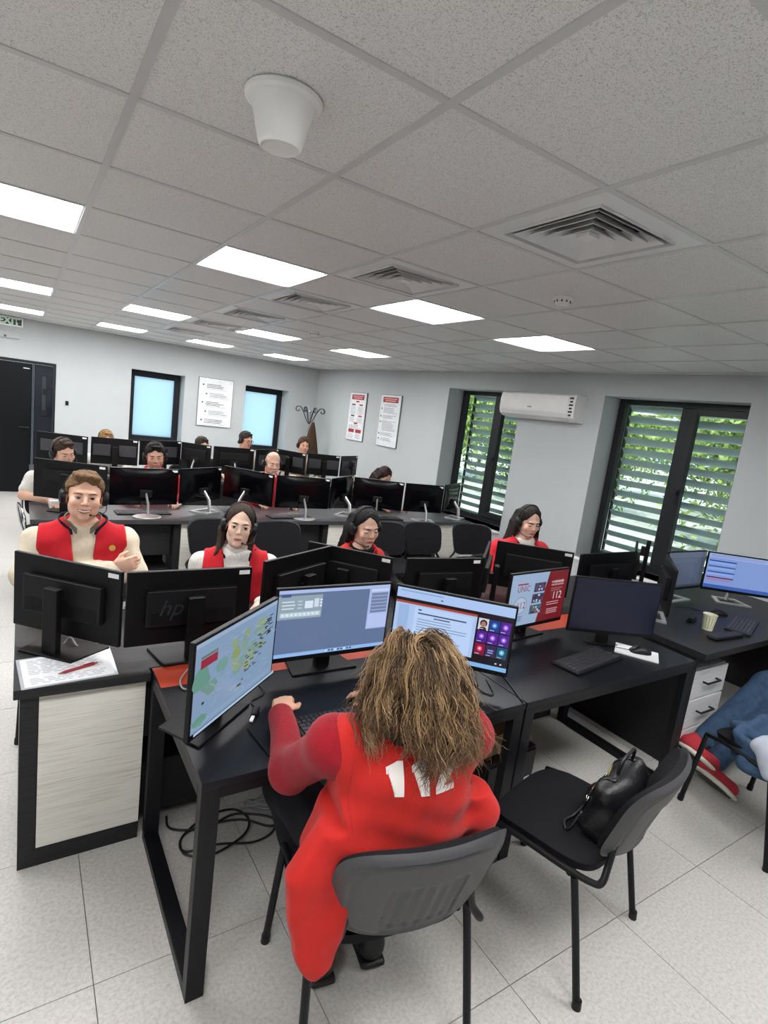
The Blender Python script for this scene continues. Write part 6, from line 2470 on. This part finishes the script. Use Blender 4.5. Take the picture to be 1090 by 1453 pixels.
sdf_obj('denim_shell', [('box', jw((3.02, -0.82, 0.488)), (0.19, 0.18, 0.022), rotm(-14), 0.018), ('box', jw((2.765, -0.80, 0.445)), (0.022, 0.13, 0.06), rotm(-14), 0.018),
                        ('cap', jw((2.745, -0.76, 0.40)), jw((2.735, -0.86, 0.39)), 0.035, 0.03), ('cap', jw((2.80, -0.68, 0.50)), jw((3.05, -0.70, 0.52)), 0.025, 0.04)],
        M_jeans, t, 0.010, 2, k=0.03, noise=wrinkle(0.006, 0.9, 4))
sdf_obj('grey_lining', [('box', jw((2.87, -0.88, 0.530)), (0.12, 0.07, 0.022), rotm(-14), 0.018), ('cap', jw((2.725, -0.84, 0.50)), jw((2.712, -0.87, 0.42)), 0.035, 0.03), ('cap', jw((2.77, -0.92, 0.51)), jw((2.745, -0.80, 0.515)), 0.03, 0.035)],
        M_denimlining, t, 0.010, 2, k=0.03, noise=wrinkle(0.006, 0.9, 2))

# black leather handbag on the second chair
CB = (1.52, -0.665, math.radians(14))
t = empty('handbag', (CB[0], CB[1], 0), CB[2], 'black leather handbag with buckles on the chair seat', 'bag')
RB = rotm(4, 16, 0)
sdf_obj('bag_body', [('box', (0.03, -0.150, 0.575), (0.150, 0.060, 0.105), RB, 0.045), ('ell', (0.02, -0.110, 0.540), (0.125, 0.055, 0.068), RB), ('cap', (-0.09, -0.16, 0.665), (0.13, -0.17, 0.675), 0.042, 0.036)],
        M_leather, t, 0.008, 2, k=0.04, noise=wrinkle(0.006, 0.9, 1))
_bm = bmesh.new()
_bm.from_mesh([c for c in t.children if c.name.startswith('bag_body')][0].data)
bagtree = BVHTree.FromBMesh(_bm)
_bm.free()


def on_bag(x, deg, lift=0.001):
    c_ = Vector((x, -0.145, 0.575))
    u_ = Vector((0, math.cos(math.radians(deg)), math.sin(math.radians(deg))))
    r_ = bagtree.ray_cast(c_ + u_ * 0.4, -u_)
    return (r_[0] + u_ * lift) if r_[0] is not None else c_ + u_ * 0.06


MB().tube([on_bag(-0.10 + 0.02 * k, 62 + 4 * math.sin(k)) for k in range(13)], 0.0035, 6).build('zip', M_gold, t, smooth=True)
for x in (-0.075, 0.115):
    q_ = [on_bag(x - 0.018, 12, 0.006), on_bag(x + 0.018, 12, 0.006), on_bag(x + 0.018, 34, 0.006), on_bag(x - 0.018, 34, 0.006)]
    MB().tube(q_, 0.003, 6, closed=True).build('buckle', M_chrome, t, smooth=True)
    MB().tube([on_bag(x, dg_, 0.003) for dg_ in range(100, -45, -12)], 0.011, 8, flat=0.3).build('strap', M_leather, t, smooth=True)
MB().tube(smooth_path([on_bag(-0.03, 95, 0.0), on_bag(-0.02, 95, 0.05), on_bag(0.04, 95, 0.06), on_bag(0.10, 95, 0.05), on_bag(0.11, 95, 0.0)], 6), 0.006, 8).build('carry_handle', M_leather, t, smooth=True)
MB().tube(smooth_path([on_bag(-0.09, -25, 0.0), Vector((-0.125, -0.06, 0.477)), Vector((-0.10, -0.035, 0.478)), Vector((-0.05, -0.04, 0.478)), on_bag(-0.02, -35, 0.002)], 6), 0.006, 8).build('shoulder_strap', M_leather, t, smooth=True)

# ------------------------------------------------------------------ the woman at the front, seen from behind
HX, HY, HA = 0.70, -0.62, math.radians(-11)
_hm = (Matrix.Translation((HX, HY, 0)) @ Matrix.Rotation(HA, 4, 'Z'))
_hi = _hm.inverted()


def W(x, y, z):
    p = _hi @ Vector((x, y, z))
    return V3(p.x, p.y, p.z)


hero = empty('person', (HX, HY, 0), HA, 'woman seen from behind, long wavy brown hair, red vest numbered 112', 'person')
hh = Head(W(0.680, -0.655, 1.120), 0, -10, 2, 0.97, True)
nb = W(0.672, -0.700, 0.990)
chest, hip = W(0.672, -0.690, 0.835), W(0.705, -0.64, 0.56)
shl, shr = W(0.470, -0.640, 0.960), W(0.872, -0.715, 0.945)
T = torso_prims(hip, chest, nb, shl, shr, True, 1.08)
el_l, wr_l = W(0.440, -0.465, 0.780), W(0.515, -0.205, 0.795)
el_r, wr_r = W(1.03, -0.50, 0.79), W(0.90, -0.24, 0.79)
A = [('cap', shl, el_l, 0.054, 0.047), ('cap', el_l, wr_l, 0.045, 0.031), ('cap', shr, el_r, 0.058, 0.050), ('cap', el_r, wr_r, 0.048, 0.031)]


def dirv(x, y, z):
    v = _hi.to_3x3() @ Vector((x, y, z))
    return V3(v.x, v.y, v.z)


dl, dr = dirv(0.42, 0.88, 0.10), dirv(-0.3, 0.95, -0.05)
Hn = hand_prims(wr_l + unit(dl) * 0.015, dl, dirv(0.30, -0.05, -0.95), dirv(0.88, -0.42, 0.25), 1.0, 0.92) + \
     hand_prims(wr_r + unit(dr) * 0.015, dr, dirv(0, -0.05, -1), dirv(-0.95, -0.3, 0), 0.3, 0.92)
hips = [W(0.60, -0.62, 0.54), W(0.80, -0.66, 0.54)]
knees = [W(0.56, -0.20, 0.53), W(0.90, -0.22, 0.53)]
ankl = [W(0.62, -0.46, 0.12), W(0.80, -0.48, 0.12)]
L = []
for i in range(2):
    L += [('cap', hips[i], knees[i], 0.095, 0.064), ('cap', knees[i], ankl[i], 0.060, 0.042)]
fine = ([], [], [])
for i in range(3):
    for c, hw in ((wr_l + unit(dl) * 0.06, 0.085), (wr_r + unit(dr) * 0.07, 0.09)):
        fine[i].append((c[i] - hw, c[i] + hw, 0.0042))
    fine[i].append((hh.c[i] - 0.14, hh.c[i] + 0.14, 0.006))
feet = [('cap', ankl[i] + V3(0, -0.02, -0.06), ankl[i] + V3(0, 0.12, -0.078), 0.036, 0.03) for i in range(2)]
sdf_obj('body', hh.prims() + hh.neck(nb) + T + A + Hn + L + feet, M_skin, hero, 0.012, 1, face_colour(hh, '#d9a78d'), k=0.02, fine=fine, cuts=(hh.sockets(),))
face_parts(hero, hh, '#d9a78d')
sdf_obj('trousers', [T[0]] + L, M_trouser, hero, 0.012, 2, k=0.03, off=0.012, noise=wrinkle(0.003, 0.8, 3))
for i in range(2):
    he, to = ankl[i] + V3(0, -0.03, -0.062), ankl[i] + V3(0, 0.145, -0.080)
    o = sdf_obj('shoe', [('cap', he, to, 0.043, 0.036), ('cap', he, ankl[i], 0.042, 0.045)], M_shoe, hero, 0.010, 1, k=0.02, off=0.002)
    sdf_obj('sole', [('box', ankl[i] + V3(0, 0.055, -0.106), (0.046, 0.135, 0.012), None, 0.010)], M_shoe, o, 0.010, 1)
cuff = lambda X, Y, Z: 0 * X - 1.0 + 0 * Y + 0 * Z
def vneckc(X, Y, Z):
    d = np.sqrt((X - nb[0]) ** 2 + (Y - nb[1]) ** 2)
    return np.minimum(Z - (nb[2] + 0.012), 0.085 - d)


sdf_obj('sleeves', T + [('cap', chest + V3(0, 0, 0.08), shl, 0.072, 0.062), ('cap', chest + V3(0, 0, 0.08), shr, 0.072, 0.062)] + A, M_darkred, hero, 0.0075, 2, k=0.03, off=0.011,
        noise=wrinkle(0.0022, 0.8, 5), cuts=(vneckc,))
side = unit(shr - shl)
def wl(x, z):
    q = W(x, -0.775, z)
    return (q[0], q[2])


FLAP = [wl(*q) for q in ((0.43, 0.80), (0.335, 0.685), (0.370, 0.495), (0.405, 0.455), (0.432, 0.465), (0.446, 0.52), (0.455, 0.58), (0.49, 0.67), (0.50, 0.78))]
FLAP2 = [wl(*q) for q in ((0.46, 0.80), (0.405, 0.66), (0.425, 0.52), (0.455, 0.48), (0.50, 0.60), (0.52, 0.78))]
VP = T + [('ell', W(0.70, -0.655, 0.60), (0.205, 0.150, 0.16), rotm(0)), ('ell', W(0.685, -0.685, 0.76), (0.180, 0.135, 0.19), rotm(0)),
          ('poly', FLAP, W(0.42, -0.775, 0.5)[1], 0.012, 0.16, 0.5, {'k': 0.07}),
          ('poly', FLAP2, W(0.42, -0.665, 0.5)[1], 0.055, 0.0, 0.5, {'k': 0.05}),
          ('cap', W(0.905, -0.755, 0.74), W(0.925, -0.765, 0.60), 0.052, 0.036)]


def varm(X, Y, Z):
    s = np.abs((X - chest[0]) * side[0] + (Y - chest[1]) * side[1] + (Z - chest[2]) * side[2])
    return np.minimum(s - (0.226 - 0.03 * np.clip((0.93 - Z) / 0.12, 0, 1)), np.minimum(Z - 0.80, 0.06 + 0 * Y))


def vfront(X, Y, Z):
    return np.minimum(Y - chest[1] - 0.03, 0.05 - np.abs(X - chest[0])) + 0 * Z


def folds(X, Y, Z):
    w_ = wrinkle(0.004, 0.75, 2)(X, Y, Z)
    low = np.clip(1 - np.abs(Z - 0.76) / 0.13, 0, 1) * np.clip((X - (chest[0] - 0.24)) / 0.06, 0, 1)
    return w_ * 0.7 + low * (0.006 * np.sin(62 * Z + 14 * X + 2.0 * np.sin(11 * X)) + 0.003 * np.sin(40 * X + 50 * Z)) + 0.002 * np.sin(45 * X - 30 * Z)


vest = sdf_obj('vest', VP, M_redvest, hero, 0.0075, 3, k=0.04, off=0.020, noise=folds, cuts=(varm, vneckc, vfront))
sdf_obj('vest_collar', [('cap', nb + V3(0.055 * math.cos(a), 0.055 * math.sin(a), 0.0), nb + V3(0.062 * math.cos(a), 0.062 * math.sin(a), 0.045), 0.022, 0.016) for a in [PI * (0.9 + 1.2 * k / 11) for k in range(12)]], M_redvest, hero, 0.008, 1, k=0.02)

# arm hole seams and the printed number, laid on the back of the vest
bm = bmesh.new()
bm.from_mesh(vest.data)
vtree = BVHTree.FromBMesh(bm)
bm.free()


def back_hit(x, z):
    r = vtree.ray_cast(Vector((x, -1.2, z)), Vector((0, 1, 0)))
    return r[0], r[1]


G1_ = [(0.26, 0), (0.52, 0), (0.52, 1), (0.36, 1), (0.02, 0.84), (0.02, 0.66), (0.26, 0.74)]
G2_ = [(0, 0), (0.66, 0), (0.66, 0.19), (0.29, 0.19), (0.55, 0.46), (0.64, 0.60), (0.64, 0.78), (0.56, 0.92), (0.40, 1.0), (0.24, 1.0), (0.09, 0.93), (0.01, 0.80), (0.0, 0.68),
       (0.21, 0.66), (0.24, 0.77), (0.32, 0.82), (0.40, 0.78), (0.42, 0.69), (0.38, 0.58), (0.0, 0.20)]
NC = W(0.632, -0.85, 0.934)
DH = 0.090
for gx, G_ in ((-1.08, G1_), (-0.32, G1_), (0.40, G2_)):
    bm = bmesh.new()
    bm.faces.new([bm.verts.new((NC[0] + (gx + a) * DH, 0, NC[2] + (b - 0.5) * DH * 0.87)) for a, b in G_])
    bmesh.ops.triangulate(bm, faces=bm.faces)
    for _ in range(5):
        es = [e for e in bm.edges if e.calc_length() > 0.007]
        if not es:
            break
        bmesh.ops.subdivide_edges(bm, edges=es, cuts=1)
        bmesh.ops.triangulate(bm, faces=bm.faces)
    for v in bm.verts:
        hit, nrm = back_hit(v.co.x, v.co.z)
        if hit is not None:
            v.co = hit + nrm * 0.0022
        else:
            v.co.y = NC[1]
    bmesh.ops.recalc_face_normals(bm, faces=bm.faces)
    me = bpy.data.meshes.new('printed_digit')
    bm.to_mesh(me)
    bm.free()
    me.materials.append(mat('white_vest_print', '#e2d9d4', 0.7, var=0.03))
    finish(me, True)
    link('printed_digit', me, hero)
for x0, z0, z1 in ((-0.212, 0.80, 1.0),):
    pts = []
    for k in range(14):
        z = 0.80 + 0.17 * k / 13
        hit, nrm = back_hit(-0.196 - 0.006 * math.sin(PI * k / 13), z)
        if hit is not None:
            pts.append(hit + nrm * 0.0005)
    if len(pts) > 4:
        MB().tube(smooth_path(pts, 3), 0.0010, 5).build('seam', M_darkred, hero, smooth=True)

# hair: a dark base and thousands of wavy strands gathered in locks
hs = hh.s
LKH = []
for i in range(16):
    a = PI * (0.80 + 1.40 * i / 15)
    x, y = math.cos(a), math.sin(a)
    LKH.append((((0.055 * x, 0.065 * y - 0.015, 0.075), (0.090 * x, 0.105 * y - 0.015, 0.01), (0.102 * x, 0.112 * y - 0.012, -0.07), (0.095 * x, 0.105 * y - 0.01, -0.13)), 0.026, 0.018))
locks(hero, hh, '#2c2017', LKH, front=0.082, thick=0.012, name='hair')
rng = np.random.default_rng(4)
HC = np.array(hh.c)
RE = np.array([0.080, 0.100, 0.092]) * hs
SEG = 24
dark, midc, light, redb = [np.array(lin(c)) for c in ('#38291d', '#745a40', '#aa8c66', '#5c4030')]
VV, FF, CC = [], [], []
nvert = 0
NCL, PER = 210, 18
for c in range(NCL):
    while True:
        d = rng.normal(size=3)
        d /= np.linalg.norm(d)
        d[2] = abs(d[2]) * 1.1 - 0.30
        d /= np.linalg.norm(d)
        if d[1] > 0.30 or (d[1] > 0.1 and d[2] < 0.3):
            continue
        break
    p = HC + np.array([0, -0.014, 0.036]) * hs + d * RE * np.array([1, 1, 1.0])
    steps = SEG - 1
    sidex = d[0]
    length = rng.uniform(0.165, 0.225) + 0.065 * np.clip(sidex - 0.05, 0, 0.7) + (0.085 if -0.10 < sidex < 0.12 and rng.random() < 0.5 else 0.0)
    if sidex < -0.15:
        length -= 0.02
    if d[2] < 0.1:
        length *= 0.80
    st = length / steps
    out = np.array([d[0], d[1], 0.0])
    n0 = np.linalg.norm(out)
    out = out / n0 if n0 > 1e-3 else np.array([0, -1, 0.0])
    back = np.array([0.25 * rng.normal(), -1.0, 0.0])
    v = d * 0.55 + back * (0.9 if d[2] > 0.3 else 0.3) + out * 0.45 + np.array([0, 0, 0.15])
    v /= np.linalg.norm(v)
    lay = rng.uniform(0.006, 0.040)
    path = [p.copy()]
    fr, ph, am = rng.uniform(45, 75), rng.uniform(0, 6.28), rng.uniform(0.008, 0.018)
    perp = np.array([-out[1], out[0], 0])
    for s in range(steps):
        v = v + np.array([0, 0, -0.26]) + out * (0.05 if abs(sidex) > 0.35 else 0.025) * rng.uniform(0.0, 1.4) + rng.normal(size=3) * 0.03
        v = v / np.linalg.norm(v)
        p = p + v * st
        q = (p - HC - np.array([0, -0.014, 0.030]) * hs)
        e = RE + lay
        k = np.sqrt(((q / e) ** 2).sum())
        if k < 1 and q[2] > -0.10:
            p = HC + np.array([0, -0.014, 0.030]) * hs + q / k
        if p[1] < chest[1] + 0.01:
            hit, nrm = back_hit(p[0], p[2])
            if hit is not None and p[1] > hit[1] - 0.010 - lay * 0.6:
                p[1] = hit[1] - 0.010 - lay * 0.6
        else:
            r = vtree.ray_cast(Vector((p[0], p[1], p[2] + 0.25)), Vector((0, 0, -1)))
            if r[0] is not None and p[2] < r[0].z + 0.008 + lay * 0.5:
                p[2] = r[0].z + 0.008 + lay * 0.5
                v = np.array([v[0] + out[0] * 0.3, v[1] - 0.5, max(v[2], -0.2)])
        path.append(p.copy())
    path = np.array(path)
    ss = np.linspace(0, 1, SEG)
    wave = am * ss[:, None] ** 0.7 * (np.sin(fr * length * ss[:, None] + ph) * perp + 0.7 * np.cos(fr * length * ss[:, None] * 0.9 + ph) * out)
    path = path + wave
    tone = rng.uniform(0, 1)
    for k in range(PER):
        r0 = rng.normal(size=3) * 0.0075
        r1 = rng.normal(size=3) * 0.0060
        fz = np.array([0, 0, 0.0])
        P_ = path + r0 * (1 - ss[:, None]) + (r1 + r0 * 0.35) * ss[:, None]
        P_ = P_ + 0.0035 * ss[:, None] * np.sin(60 * ss[:, None] + rng.uniform(0, 6.28)) * rng.normal(size=3)
        if rng.random() < 0.22:
            P_ = P_ + rng.normal(size=3) * 0.030 * ss[:, None] ** 1.5
        rad = 0.0011 * (1 - 0.65 * ss ** 2) * rng.uniform(0.8, 1.35)
        T_ = np.gradient(P_, axis=0)
        T_ /= np.linalg.norm(T_, axis=1)[:, None] + 1e-9
        U_ = np.cross(T_, np.array([0.3, 0.9, 0.2]))
        U_ /= np.linalg.norm(U_, axis=1)[:, None] + 1e-9
        B_ = np.cross(T_, U_)
        ring = np.stack([P_ + (U_ * math.cos(a) + B_ * math.sin(a)) * rad[:, None] for a in (0, 2.094, 4.189)], 1).reshape(-1, 3)
        VV.append(ring)
        t_ = np.clip(tone * 0.8 + rng.uniform(-0.25, 0.25), 0, 1)
        basec = midc * (1 - t_) + light * t_ if t_ > 0.35 else dark * (0.35 - t_) / 0.35 + midc * t_ / 0.35
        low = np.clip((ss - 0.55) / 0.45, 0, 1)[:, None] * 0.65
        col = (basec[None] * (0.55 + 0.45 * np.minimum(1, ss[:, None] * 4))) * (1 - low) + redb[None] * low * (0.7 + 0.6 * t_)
        CC.append(np.repeat(col, 3, 0))
        i0 = nvert + np.arange(SEG - 1)[:, None] * 3
        for a, b in ((0, 1), (1, 2), (2, 0)):
            FF.append(np.concatenate([i0 + a, i0 + b, i0 + 3 + b, i0 + 3 + a], 1))
        nvert += SEG * 3
# one light lock looped over the crown
LOOP = [[0.627, -0.715, 1.211], [0.639, -0.695, 1.241], [0.672, -0.675, 1.256], [0.7, -0.675, 1.257], [0.712, -0.685, 1.244]]
loop_ = np.array([W(*q) for q in LOOP])
lp = np.array([list(v) for v in smooth_path([tuple(q) for q in loop_], 6)])
for k in range(26):
    o_ = rng.normal(size=3) * 0.0035
    P_ = lp + o_
    n_ = len(P_)
    T_ = np.gradient(P_, axis=0)
    T_ /= np.linalg.norm(T_, axis=1)[:, None] + 1e-9
    U_ = np.cross(T_, np.array([0.3, 0.9, 0.2]))
    U_ /= np.linalg.norm(U_, axis=1)[:, None] + 1e-9
    B_ = np.cross(T_, U_)
    VV.append(np.stack([P_ + (U_ * math.cos(a) + B_ * math.sin(a)) * 0.0011 for a in (0, 2.094, 4.189)], 1).reshape(-1, 3))
    CC.append(np.tile(light * rng.uniform(0.8, 1.15), (n_ * 3, 1)))
    i0 = nvert + np.arange(n_ - 1)[:, None] * 3
    for a, b in ((0, 1), (1, 2), (2, 0)):
        FF.append(np.concatenate([i0 + a, i0 + b, i0 + 3 + b, i0 + 3 + a], 1))
    nvert += n_ * 3
VV, FF, CC = np.concatenate(VV), np.concatenate(FF), np.concatenate(CC)
me = bpy.data.meshes.new('hair_strands')
me.vertices.add(len(VV))
me.vertices.foreach_set('co', VV.astype(np.float32).ravel())
me.loops.add(len(FF) * 4)
me.loops.foreach_set('vertex_index', FF.astype(np.int32).ravel())
me.polygons.add(len(FF))
me.polygons.foreach_set('loop_start', np.arange(len(FF), dtype=np.int32) * 4)
me.update(calc_edges=True)
finish(me, True)
a = me.color_attributes.new('Col', 'FLOAT_COLOR', 'POINT')
a.data.foreach_set('color', np.c_[CC, np.ones(len(CC))].astype(np.float32).ravel())
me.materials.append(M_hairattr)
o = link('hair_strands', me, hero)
o['kind'] = 'stuff'
